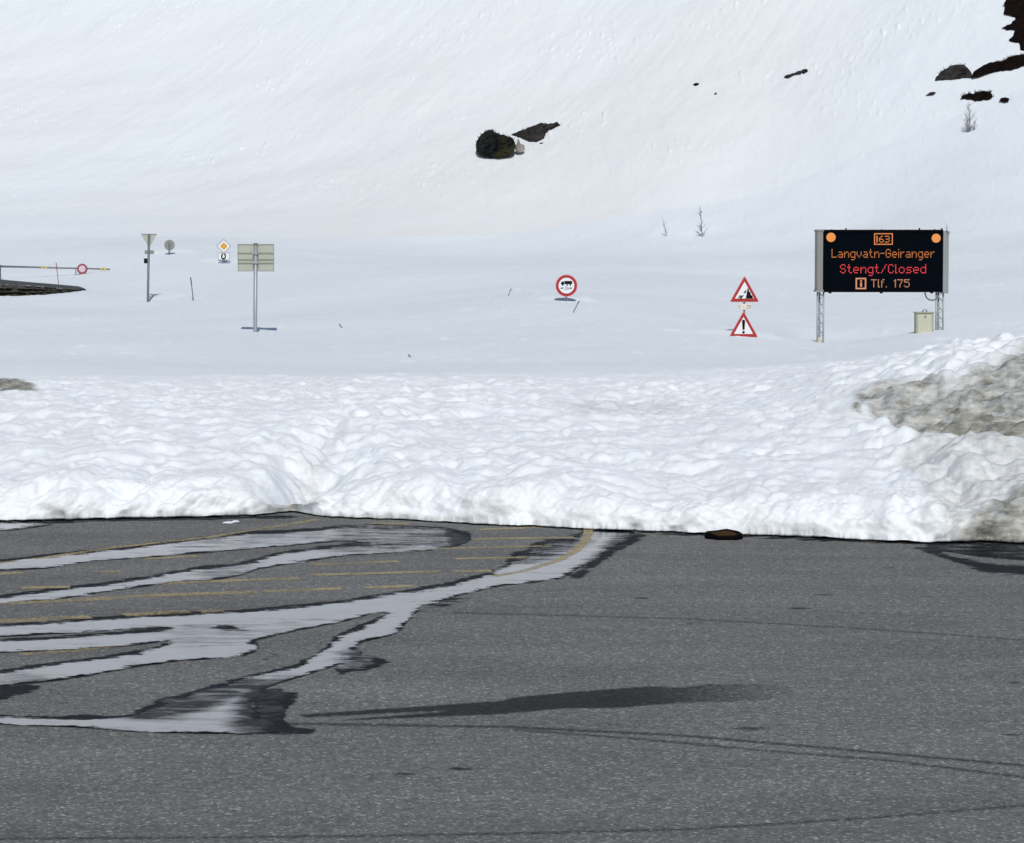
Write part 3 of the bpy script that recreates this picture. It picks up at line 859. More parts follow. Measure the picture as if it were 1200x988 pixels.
# yellow markings, each a worn strip of paint draped on the asphalt
def marking(pts, width, lift=0.0030):
    P = [Vector(G(*p)) for p in pts]
    dense_ = []
    for a, b in zip(P[:-1], P[1:]):
        n = max(2, int((b - a).length / 0.06))
        for i in range(n): dense_.append(a.lerp(b, i / n))
    dense_.append(P[-1])
    L_, R_ = [], []
    for i, p in enumerate(dense_):
        d = (dense_[min(i + 3, len(dense_) - 1)] - dense_[max(i - 3, 0)]).normalized()
        nrm = Vector((-d.y, d.x))
        w_ = width / 2
        L_.append(p + nrm * w_); R_.append(p - nrm * w_)
    nn = 4
    pts3 = []
    for l, r in zip(L_, R_):
        for j in range(nn): pts3.append(l.lerp(r, j / (nn - 1)))
    A = np.array([(p.x, p.y) for p in pts3])
    z = lot_z(A[:, 0], A[:, 1]) + lift
    o = grid_mesh('road_marking', np.column_stack([A, z]), len(L_), nn, MAT['paint'])
    setp(o, kind='structure')
H_ = 0.17
for pts, w_ in [
    ([(372, 609), (330, 616), (250, 629), (133, 642), (50, 654), (-40, 664)], 0.12),
    ([(170, 655), (232, 652)], H_), ([(-20, 674), (25, 671)], H_), ([(118, 670), (142, 670)], H_),
    ([(25, 689), (82, 688)], H_), ([(180, 685), (233, 682), (350, 678)], H_), ([(366, 662), (400, 661), (467, 658)], H_),
    ([(533, 655), (632, 653)], H_), ([(-30, 709), (0, 707), (100, 703), (180, 698), (302, 694)], 0.22), ([(310, 693.5), (400, 690)], H_), ([(427, 689), (485, 687)], H_),
    ([(-30, 729), (7, 728), (105, 723)], 0.24), ([(145, 721), (222, 717)], 0.2), ([(234, 717), (262, 716)], H_), ([(25, 767), (80, 763), (152, 754)], 0.14),
    ([(366, 674), (517, 670)], H_), ([(530, 670), (576, 669)], H_), ([(465, 644), (647, 640)], H_), ([(553, 632), (673, 630)], 0.2), ([(560, 621), (633, 618)], H_), ([(435, 613), (480, 614)], 0.2),
    ([(690, 619), (689, 626), (686, 634), (673, 647), (653, 658), (613, 670), (578, 676)], 0.105)]:
    marking(pts, w_, 0.012 if w_ == 0.105 else 0.0030)

# ------------------------------------------------------------------ signs
def circle(cx, cz, r, n=28, a0=0.0): return [(cx + r * math.cos(a0 + 2 * math.pi * i / n), cz + r * math.sin(a0 + 2 * math.pi * i / n)) for i in range(n)]
def tri(cx, zb, w, h, rr=0.06, down=False):
    c = [(cx - w / 2, zb), (cx + w / 2, zb), (cx, zb + h)]
    if down: c = [(cx - w / 2, zb + h), (cx, zb), (cx + w / 2, zb + h)]
    out = []
    for i in range(3):
        p = Vector(c[i]); a = (Vector(c[i - 1]) - p).normalized(); b = (Vector(c[(i + 1) % 3]) - p).normalized()
        L_ = w * rr
        for t in (0, 0.33, 0.66, 1): out.append(tuple((p + a * L_ * (1 - t) ** 2 + b * L_ * t ** 2)))
    return out

class Site:
    """local frame of a thing: metres per photo pixel at its distance"""
    def __init__(s, px, py, D, name, label, cat, group=None, sink=0.0):
        s.px, s.py, s.D, s.u = px, py, D, D / F
        x, y, z = W(px, py, D)
        s.z0 = float(z)
        s.o = empty(name, (float(x), D, float(z)), label, cat, group)
    def x(s, px): return (px - s.px) * s.u
    def z(s, py): return (s.py - py) * s.u

def pole(st, px0, py0, px1, py1, r, mat, y=0.0, down=0.9, name='post'):
    p0 = Vector((st.x(px0), y, st.z(py0))); p1 = Vector((st.x(px1), y, st.z(py1)))
    d = (p0 - p1).normalized()
    return MB().tube([p0 + d * down, p0, p1], r, 12).build(name, mat, st.o)

FONT = {
 'L': ["1....","1....","1....","1....","1....","1....","11111"], 'a': [".....",".....",".111.","....1",".1111","1...1",".1111"],
 'n': [".....",".....","1.11.","11..1","1...1","1...1","1...1"], 'g': [".....",".....",".1111","1...1","1...1","1...1",".1111","....1",".111."],
 'v': [".....",".....","1...1","1...1","1...1",".1.1.","..1.."], 't': [".1..",".1..","111.",".1..",".1..",".1..","..11"],
 '-': ["....","....","....","1111","....","....","...."], 'G': [".111.","1...1","1....","1.111","1...1","1...1",".111."],
 'e': [".....",".....",".111.","1...1","11111","1....",".111."], 'i': ["1",".","1","1","1","1","1"], 'r': ["....","....","1.11","11..","1...","1...","1..."],
 'S': [".111.","1...1","1....",".111.","....1","1...1",".111."], '/': ["....1","...1.","...1.","..1..",".1...",".1...","1...."],
 'C': [".111.","1...1","1....","1....","1....","1...1",".111."], 'l': ["1.","1.","1.","1.","1.","1.","11"], 'o': [".....",".....",".111.","1...1","1...1","1...1",".111."],
 's': [".....",".....",".1111","1....",".111.","....1","1111."], 'd': ["....1","....1",".1111","1...1","1...1","1...1",".1111"],
 'T': ["11111","..1..","..1..","..1..","..1..","..1..","..1.."], 'f': [".11","1..","11.","1..","1..","1..","1.."], '.': [".",".",".",".",".",".","1"], ' ': ["..."] * 7,
 '1': ["..1",".11","..1","..1","..1","..1","..1"], '7': ["11111","....1","...1.","...1.","..1..","..1..","..1.."], '5': ["11111","1....","1111.","....1","....1","1...1",".111."],
 '6': ["..11.",".1...","1....","1111.","1...1","1...1",".111."], '3': ["1111.","....1","....1",".111.","....1","....1","1111."], '0': [".111.","1...1","1...1","1...1","1...1","1...1",".111."],
 '2': [".111.","1...1","....1","...1.","..1..",".1...","11111"], '8': [".111.","1...1","1...1",".111.","1...1","1...1",".111."], 'E': ["11111","1....","1....","1111.","1....","1....","11111"],
 'm': [".....",".....","11.1.","1.1.1","1.1.1","1.1.1","1.1.1"],
}
def text(st, s, px0, px1, ptop, pbot, mat, y, name, parent, fill=0.86):
    cols_ = []; x = 0
    for ch in s:
        g = FONT[ch]; w_ = max(len(r) for r in g)
        for r, row in enumerate(g):
            for c, b in enumerate(row):
                if b == '1': cols_.append((x + c, r))
        x += w_ + 1
    tot = x - 1
    sx = (px1 - px0) / tot; sz = (pbot - ptop) / 7
    mb = MB()
    for c, r in cols_:
        x0 = st.x(px0 + (c + 0.5 - fill / 2) * sx); x1 = st.x(px0 + (c + 0.5 + fill / 2) * sx)
        z1 = st.z(ptop + (r + 0.5 - fill / 2) * sz); z0 = st.z(ptop + (r + 0.5 + fill / 2) * sz)
        mb.box(x0, x1, y - 0.008, y, z0, z1)
    o = mb.build(name, mat, parent)
    return o
def ring_rect(mb, st, a, b, c, d, t, y0, y1):
    """rectangular frame, photo pixels left, right, top, bottom, thickness"""
    mb.box(st.x(a), st.x(b), y0, y1, st.z(c + t), st.z(c))
    mb.box(st.x(a), st.x(b), y0, y1, st.z(d), st.z(d - t))
    mb.box(st.x(a), st.x(a + t), y0, y1, st.z(d - t), st.z(c + t))
    mb.box(st.x(b - t), st.x(b), y0, y1, st.z(d - t), st.z(c + t))

# --- electronic message board
def message_board():
    D = 75.0
    st = Site(1033, 400, D, 'message_board', 'large black electronic road sign with orange and red text on two lattice posts', 'message sign')
    o = st.o
    yb = 0.0
    MB().box(st.x(963.2), st.x(1103.2), -0.10, 0.42, st.z(342.0), st.z(270.0)).build('screen', MAT['screen'], o)
    lc = MB(); lc.box(st.x(956.4), st.x(963.0), -0.16, 0.46, st.z(341.5), st.z(269.6))
    lc.box(st.x(955.6), st.x(964), -0.18, 0.48, st.z(271.6), st.z(269.4)); lc.box(st.x(955.2), st.x(964), -0.18, 0.48, st.z(342), st.z(339.8))
    lc.build('side_casing', MAT['casing'], o)
    rc = MB(); rc.box(st.x(1103.4), st.x(1106.2), -0.16, 0.46, st.z(343.5), st.z(271.0)); rc.box(st.x(1106.2), st.x(1110.2), -0.10, 0.40, st.z(344), st.z(273.0))
    rc.box(st.x(1108.6), st.x(1111.2), -0.14, 0.44, st.z(274.6), st.z(271.5))
    rc.build('side_casing', MAT['casing2'], o)
    fr = MB(); fr.box(st.x(963.2), st.x(1103.2), -0.14, -0.103, st.z(271.4), st.z(269.6)); fr.box(st.x(963.2), st.x(1103.2), -0.14, -0.103, st.z(342.6), st.z(341.2))
    for x in (972, 1032, 1091): fr.tube([(st.x(x), -0.05, st.z(342.4)), (st.x(x), -0.05, st.z(344.0))], 0.045, 8)
    fr.build('screen_frame', MAT['black'], o)
    for x in (974, 990.6, 1032.5, 1076.5, 1094, 1102.6):
        lg = MB(); lg.box(st.x(x - 0.7), st.x(x + 0.7), 0.0, 0.06, st.z(269.8), st.z(267.6 if x in (990.6, 1076.5, 1102.6) else 269.0))
        lg.build('lifting_eye', MAT['black'], o)
    for (x, y, r) in ((972.3, 278.6, 5.4), (1095.0, 279.6, 5.2)):
        hl = MB().prism(circle(st.x(x), st.z(y), (r + 0.9) * st.u), -0.125, -0.102).build('warning_lamp', MAT['black'], o)
        MB().prism(circle(st.x(x), st.z(y), r * st.u), -0.15, -0.127).build('lens', MAT['lamp'], hl)
    # dot matrix lines
    yt = -0.103
    bx = MB(); ring_rect(bx, st, 1022.8, 1044.6, 273.8, 287.2, 1.1, yt - 0.008, yt)
    bx.build('route_frame', MAT['amber'], o)
    text(st, '63', 1028.5, 1041.0, 276.8, 284.6, MAT['amber'], yt, 'route_number', o)
    a = MB(); a.box(st.x(1025.6), st.x(1026.8), yt - 0.008, yt, st.z(284.6), st.z(276.8)); a.build('route_bar', MAT['amber'], o)
    text(st, 'Langvatn-Geiranger', 973.2, 1093.5, 292.0, 302.4, MAT['amber'], yt, 'text_line', o, 0.66)
    text(st, 'Stengt/Closed', 983.2, 1084.0, 309.8, 320.6, MAT['redled'], yt, 'text_line', o, 0.66)
    text(st, 'Tlf. 175', 1019.5, 1064.8, 327.3, 337.0, MAT['pinkled'], yt, 'text_line', o, 0.74)
    ib = MB(); ring_rect(ib, st, 1001.6, 1014.0, 325.8, 339.0, 1.6, yt - 0.008, yt); ib.build('information_frame', MAT['pinkled'], o)
    im = MB(); im.box(st.x(1006.9), st.x(1009.0), yt - 0.008, yt, st.z(336.2), st.z(331.2)); im.box(st.x(1006.9), st.x(1009.0), yt - 0.008, yt, st.z(330.2), st.z(328.6))
    im.build('information_symbol', MAT['pinkled'], o)
    # lattice posts
    for (xa, xb, ybot) in ((957.6, 964.6, 404.5), (1096.6, 1104.6, 388.0)):
        m = MB(); r = 0.026
        zt = st.z(342.5); zb = st.z(ybot + 20)
        for (x, y) in ((xa, -0.02), (xb, -0.02), ((xa + xb) / 2, 0.20)):
            m.tube([(st.x(x), y, zb), (st.x(x), y, zt)], r, 8)
        n = int((zt - zb) / 0.13)
        for k in range(n):
            z0 = zb + (zt - zb) * k / n; z1 = zb + (zt - zb) * (k + 1) / n
            q = (xa, xb) if k % 2 else (xb, xa)
            m.tube([(st.x(q[0]), -0.02, z0), (st.x(q[1]), -0.02, z1)], 0.010, 5)
            xm = (xa + xb) / 2
            m.tube([(st.x(q[0]), -0.02, z0), (st.x(xm), 0.20, z1)], 0.009, 5)
        m.build('lattice_post', MAT['steel'], o)
    MB().box(st.x(958.2), st.x(961.8), -0.06, -0.045, st.z(401.5), st.z(394.8)).build('post_plate', MAT['cabinet'], o)
    MB().tube([(st.x(1110.0), 0.2, st.z(273)), (st.x(1109.8), 0.2, st.z(251.5))], [0.03, 0.012], 8).build('antenna', MAT['white'], o)
    pts = [(st.x(x), -0.03, st.z(y)) for x, y in ((1083.2, 343), (1083.8, 346), (1085.6, 349.5), (1088.8, 351.6), (1092.4, 351.9), (1095.5, 351.0), (1098.2, 349.2))]
    MB().tube(pts, 0.022, 8).build('cable', MAT['darksteel'], o)
    MB().box(st.x(1096.6), st.x(1099.6), -0.07, -0.045, st.z(350.6), st.z(345.8)).build('junction_box', MAT['darksteel'], o)
message_board()

def cabinet():
    st = Site(1083, 390, 74.6, 'control_cabinet', 'small beige metal cabinet standing in the snow beside the right lattice post', 'cabinet')
    o = st.o
    MB().box(st.x(1072.6), st.x(1093.2), -0.12, 0.22, st.z(398), st.z(367)).build('body', MAT['cabedge'], o)
    MB().box(st.x(1074.6), st.x(1090.8), -0.14, -0.123, st.z(396), st.z(368.4)).build('door', MAT['cabinet'], o)
    MB().box(st.x(1071.8), st.x(1094), -0.15, 0.26, st.z(366.9), st.z(365.6)).build('roof', MAT['cabedge'], o)
    MB().tube([(st.x(x), -0.02, st.z(y)) for x, y in ((1080.3, 366), (1081.2, 364), (1083.2, 362.8), (1085.2, 363.2), (1086.0, 366))], 0.02, 8).build('lifting_loop', MAT['steel'], o)
    MB().box(st.x(1082.4), st.x(1084), -0.16, -0.142, st.z(372.5), st.z(370)).build('lock', MAT['darksteel'], o)
cabinet()

# --- stacked warning triangles
def triangles():
    st = Site(872, 396, 72.0, 'warning_sign', 'two red bordered warning triangles stacked on one post, falling rocks above an exclamation mark', 'road sign')
    o = st.o
    pole(st, 872.2, 398, 872.2, 326, 0.03, MAT['darksteel'], 0.05)
    for (cx, yb, yt, w_, kind) in ((872.2, 354.2, 323.0, 35.0, 'rocks'), (871.2, 395.6, 364.2, 35.0, 'mark')):
        h = (yb - yt) * st.u
        f = MB().prism(tri(st.x(cx), st.z(yb), w_ * st.u, h), -0.004, 0.0).build('triangle_plate', MAT['pinkrim'], o)
        MB().prism(tri(st.x(cx), st.z(yb - 0.8), (w_ - 2.2) * st.u, h - 2.0 * st.u), -0.012, -0.006).build('red_border', MAT['red'], f)
        MB().prism(tri(st.x(cx), st.z(yb - 4.2), (w_ - 12.5) * st.u, h - 11.4 * st.u, 0.03), -0.02, -0.014).build('white_face', MAT['white'], f)
        sy = MB()
        if kind == 'mark':
            sy.prism([(st.x(cx - 1.1), st.z(386.6)), (st.x(cx + 1.1), st.z(386.6)), (st.x(cx + 1.8), st.z(376.2)), (st.x(cx + 1.0), st.z(374.8)), (st.x(cx - 1.0), st.z(374.8)), (st.x(cx - 1.8), st.z(376.2))], -0.028, -0.022)
            sy.prism(circle(st.x(cx), st.z(389.4), 1.5 * st.u, 14), -0.028, -0.022)
        else:
            sy.prism([(st.x(x), st.z(y)) for x, y in ((873.6, 349.8), (882.3, 349.8), (881.2, 346.5), (879.6, 345.8), (879.0, 343.0), (877.4, 341.6), (876.8, 338.6), (875.9, 337.6), (875.2, 341), (874.6, 345))], -0.028, -0.022)
            for cx_, cy_, r in ((872.6, 342.6, 1.2), (873.6, 340.8, 0.8), (866.6, 347.2, 1.1), (868.9, 347.4, 1.2), (865.6, 349.0, 0.8), (868, 349.2, 1.1), (870.6, 346.6, 0.6)):
                sy.prism([(st.x(cx_) + r * st.u * a, st.z(cy_) + r * st.u * b) for a, b in ((-1, -.6), (.4, -1), (1.1, .1), (.5, .9), (-.6, .8))], -0.028, -0.022)
        sy.build('symbol', MAT['black'], f)
    pl = MB().prism([(st.x(864.4), st.z(362.8)), (st.x(880.6), st.z(362.8)), (st.x(880.6), st.z(356.2)), (st.x(864.4), st.z(356.2))], 0.004, 0.012).build('distance_plate', MAT['creamw'], o)
    text(st, '0 - 28', 865.2, 879.8, 357.4, 361.6, MAT['darksteel'], 0.003, 'lettering', pl, 0.8)
triangles()

# --- round length limit sign
def round_sign():
    st = Site(663.5, 352, 85.0, 'prohibition_sign', 'round red rimmed road sign with black truck symbol sunk low in the snow', 'road sign')
    o = st.o
    pole(st, 663.5, 353, 663.5, 325, 0.03, MAT['darksteel'], 0.05)
    f = MB().prism(circle(st.x(663.8), st.z(334.8), 13.0 * st.u, 40), -0.004, 0).build('round_plate', MAT['pinkrim'], o)
    MB().prism(circle(st.x(663.8), st.z(334.8), 12.2 * st.u, 40), -0.012, -0.006).build('red_rim', MAT['red'], f)
    MB().prism(circle(st.x(663.8), st.z(334.8), 9.2 * st.u, 40), -0.02, -0.014).build('white_face', MAT['white'], f)
    s = MB()
    R = lambda a, b, c, d: s.prism([(st.x(a), st.z(d)), (st.x(b), st.z(d)), (st.x(b), st.z(c)), (st.x(a), st.z(c))], -0.028, -0.022)
    R(661.4, 670.4, 329.4, 333.0)
    s.prism([(st.x(x), st.z(y)) for x, y in ((657.4, 333.4), (661.0, 333.4), (661.0, 330.0), (658.9, 330.0), (657.4, 331.6))], -0.028, -0.022)
    for x in (659.4, 664.6, 668.4): s.prism(circle(st.x(x), st.z(334.0), 0.85 * st.u, 12), -0.034, -0.029)
    R(657.2, 660.2, 337.3, 338.1); R(667, 670, 337.3, 338.1)
    s.prism([(st.x(x), st.z(y)) for x, y in ((656.8, 337.7), (658.6, 336.6), (658.6, 338.8))], -0.028, -0.022)
    s.prism([(st.x(x), st.z(y)) for x, y in ((670.4, 337.7), (668.6, 336.6), (668.6, 338.8))], -0.028, -0.022)
    s.build('truck_symbol', MAT['black'], f)
    text(st, '12m', 661.2, 666.6, 335.8, 339.6, MAT['darksteel'], -0.021, 'lettering', f, 0.9)
round_sign()

# --- back of the big direction board
def board_back():
    st = Site(299.5, 389, 80.0, 'direction_sign', 'large rectangular sign seen from behind on a thick grey post', 'road sign')
    o = st.o
    pole(st, 299.2, 391, 300.6, 286.4, 0.062, MAT['steel'], -0.07)
    MB().box(st.x(298.2), st.x(302.6), -0.14, 0.0, st.z(287.4), st.z(285.2)).build('post_cap', MAT['darksteel'], o)
    p = MB().box(st.x(279.2), st.x(321.4), 0.012, 0.03, st.z(317.8), st.z(286.6)).build('panel', MAT['alu'], o)
    for y in (297.0, 304.4, 308.6): MB().box(st.x(279.4), st.x(321.2), -0.012, 0.010, st.z(y + 0.6), st.z(y - 0.5)).build('rail', MAT['aludark'], o)
    r = MB(); ring_rect(r, st, 279.0, 321.6, 286.4, 318.2, 0.7, -0.006, 0.010); r.build('panel_edge', MAT['aludark'], o)
    for y in (297.5, 308.2): MB().box(st.x(297.0), st.x(303.2), -0.16, -0.013, st.z(y + 0.9), st.z(y - 0.9)).build('clamp', MAT['steel'], o)
board_back()

# --- yield sign from behind
def yield_back():
    D = 134.0
    st = Site(173.6, 356, D, 'yield_sign', 'tall thin post carrying an inverted triangle sign seen from behind with a small dark box', 'road sign')
    o = st.o
    pole(st, 173.4, 357, 175.4, 274.6, 0.062, MAT['darksteel'], -0.06, down=0.8)
    MB().prism(tri(st.x(175.2), st.z(290.6), 19 * st.u, 16 * st.u, 0.08, True), 0.004, 0.02).build('triangle_plate', MAT['pale'], o)
    MB().box(st.x(165.8), st.x(184.6), -0.01, 0.003, st.z(275.4), st.z(274.4)).build('top_rail', MAT['aludark'], o)
    MB().box(st.x(170.0), st.x(180.8), 0.003, 0.02, st.z(298.0), st.z(293.6)).build('plate', MAT['greyback'], o)
    MB().box(st.x(169.4), st.x(172.8), -0.1, 0.08, st.z(308.8), st.z(303.0)).build('lamp_box', MAT['black'], o)
    MB().box(st.x(172.4), st.x(174.6), -0.06, 0.0, st.z(304.6), st.z(303.8)).build('bracket', MAT['darksteel'], o)
yield_back()

def disc_back():
    st = Site(198.5, 298, 155.0, 'round_sign', 'small grey disc sign seen from behind, poking out of snow by the tall thin post', 'road sign')
    o = st.o
    pole(st, 198.4, 299, 198.6, 285, 0.05, MAT['darksteel'], -0.06)
    MB().prism(circle(st.x(198.7), st.z(287.3), 6.2 * st.u, 30), 0.0, 0.02).build('disc', MAT['greyback'], o)
disc_back()

def diamond():
    st = Site(262, 309, 150.0, 'priority_sign', 'yellow and white diamond road sign above a small plate, buried to its foot in snow', 'road sign')
    o = st.o
    pole(st, 262, 310, 262.3, 283, 0.05, MAT['darksteel'], 0.06)
    c = (st.x(262.4), st.z(288.6))
    dia = lambda r: [(c[0] + r * st.u * a, c[1] + r * st.u * b) for a, b in ((-1, 0), (0, -1), (1, 0), (0, 1))]
    f = MB().prism(dia(8.4), -0.004, 0).build('diamond_plate', MAT['darksteel'], o)
    MB().prism(dia(7.5), -0.012, -0.006).build('white_face', MAT['white'], f)
    MB().prism(dia(4.5), -0.02, -0.014).build('yellow_face', MAT['yellow'], f)
    pl = MB().box(st.x(255.6), st.x(269.0), 0.0, 0.014, st.z(304.4), st.z(296.4)).build('lower_plate', MAT['white'], o)
    rm = MB(); ring_rect(rm, st, 255.4, 269.2, 296.2, 304.6, 0.7, -0.006, -0.002); rm.build('plate_edge', MAT['steel'], pl)
    pts = [(st.x(262 + 2.2 * math.cos(t)), -0.02, st.z(300.4 - 3.0 * math.sin(t))) for t in np.linspace(math.pi * 0.62, math.pi * 2.38, 16)]
    MB().tube(pts, 0.035, 6).build('loop_symbol', MAT['black'], pl)
diamond()

def barrier():
    D = 150.0
    st = Site(0, 328, D, 'road_barrier', 'long grey boom with yellow bands and a round red rimmed sign near its tip', 'barrier')
    o = st.o
    P = MB().tube([(st.x(-1.2), 0, st.z(345)), (st.x(-1.2), 0, st.z(310.5))], 0.13, 12); P.build('post', MAT['darksteel'], o)
    MB().tube([(st.x(-1.2), 0, st.z(312.2)), (st.x(128.5), 0, st.z(315.6))], [0.06, 0.042], 8).build('boom', MAT['barrierred'], o)
    MB().box(st.x(-16), st.x(-3), -0.3, 0.3, st.z(318), st.z(308)).build('counterweight', MAT['darksteel'], o)
    for a, b in ((48.5, 51), (52.5, 55.5), (117.5, 120), (121.5, 125)):
        za = st.z(312.2 + 3.4 * a / 128.5); zb = st.z(312.2 + 3.4 * b / 128.5)
        MB().tube([(st.x(a), 0, za), (st.x(b), 0, zb)], 0.068, 8).build('yellow_band', MAT['barryellow'], o)
    f = MB().prism(circle(st.x(96.6), st.z(315.4), 6.3 * st.u, 30), -0.10, -0.08).build('round_sign', MAT['faded'], o)
    MB().prism(circle(st.x(96.6), st.z(315.2), 3.9 * st.u, 30), -0.115, -0.104).build('face', MAT['fadedface'], f)
    MB().tube([(st.x(88.5), 0.03, st.z(316)), (st.x(88.8), 0.03, st.z(326))], 0.03, 6).build('support_leg', MAT['darksteel'], o)
barrier()

# --- snow stakes
GS = 'snow stakes marking the buried road'
for (x0, y0, x1, y1, D, lab, mat, r) in [
    (226.6, 352, 223.6, 325, 128.0, 'tall grey snow stake between the tall thin post and the big board', 'stake', 0.024),
    (594.6, 349, 599.2, 338, 88.0, 'thin leaning snow stake left of the round truck sign', 'stake', 0.012),
    (672.6, 364.5, 678.8, 352.5, 80.0, 'thin brown snow stake leaning just right of and below the round truck sign', 'stake', 0.014),
    (403.8, 387.5, 397.2, 379.6, 82.0, 'short snow stake leaning left in open snow right of the big board', 'stake', 0.014),
    (481.6, 419.5, 478.6, 415.6, 62.0, 'tip of a nearly buried snow stake in front of the smooth snow', 'stake', 0.014),
    (69.0, 336, 66.0, 308, 142.0, 'thin red snow stake in front of the grey boom', 'redstake', 0.020)]:
    st = Site(x0, y0, D, 'snow_stake', lab, 'snow stake', GS)
    a = Vector((0, 0, 0)); b = Vector((st.x(x1), 0, st.z(y1)))
    k = 0.70
    MB().tube([a - (b - a).normalized() * 0.5, a.lerp(b, k)], r, 8).build('stick', MAT[mat], st.o)
    MB().tube([a.lerp(b, k), b], r * 1.25, 8).build('tip', MAT['stake' if mat == 'stake' else 'redstake'], st.o)

# ------------------------------------------------------------------ saplings
def sapling(px, pb, pt, D, spread, nb, seed, label, two=False, thin=1.0):
    rnd = random.Random(seed)
    st = Site(px, pb, D, 'bare_sapling', label, 'sapling', 'bare birch saplings on the slope')
    H = (pb - pt) * st.u
    tr = MB(); br = MB()
    k_ = D / 190
    def limb(p, d, L_, r, lev, mb_):
        pts = [p]; q = p.copy(); dd = d.copy()
        n = 5
        for i in range(n):
            dd = (dd + Vector((rnd.uniform(-.12, .12), rnd.uniform(-.12, .12), rnd.uniform(0, .1)))).normalized()
            q = q + dd * L_ / n; pts.append(q.copy())
        mb_.tube(pts, [r * thin * (1 - 0.75 * i / n) for i in range(n + 1)], 5)
        if lev > 0:
            for k in range(nb if lev == 2 else 4):
                t = rnd.uniform(0.18, 0.95)
                i = min(int(t * n), n - 1)
                a = rnd.uniform(0, 2 * math.pi)
                nd = (Vector((math.cos(a), math.sin(a), rnd.uniform(0.5, 1.3)))).normalized()
                limb(pts[i].lerp(pts[i + 1], t * n - i), nd, L_ * spread * rnd.uniform(0.5, 1.0) * (1.15 - t * 0.8), r * 0.42 * (1.1 - 0.5 * t), lev - 1, br)
    limb(Vector((0, 0, -0.5)), Vector((0, 0, 1)), H + 0.5, 0.055, 2, tr)
    if two:
        limb(Vector((0.15, 0, -0.3)), Vector((-0.35, 0, 1)).normalized(), H * 0.85, 0.05, 2, tr)
        limb(Vector((0.2, 0, -0.3)), Vector((0.28, 0, 1)).normalized(), H * 0.6, 0.045, 2, tr)
    tr.build('trunk', MAT['bark'], st.o); br.build('branches', MAT['bark'], st.o)
sapling(823.5, 277.5, 241, 187.5, 0.26, 30, 4, 'taller bare sapling with a straight stem at the foot of the slope')
sapling(781.5, 277.5, 254, 188.5, 0.30, 18, 7, 'smaller faint bare sapling left of the taller straight one', False, 0.55)
sapling(1137, 160, 120, depth_at(1137, 160), 0.40, 34, 11, 'bushy bare sapling below the dark heather patches high on the slope', True)

# ------------------------------------------------------------------ rocks

_Dm = np.linspace(150, 330, 1500)
def hit(px, py, _Dm=_Dm):
    """distance at which the sight line really meets the snow"""
    X_ = (px - 600) / F * _Dm
    zc = np.interp(_Dm, _Dm[::30], zsmooth(np.full(len(_Dm[::30]), px), _Dm[::30])) + relief(X_, _Dm, _Dm)
    zr = CAMZ + (HOR - py) * _Dm / F
    below = zc > zr
    return float(_Dm[np.argmax(below)]) if below.any() else float(_Dm[-1])

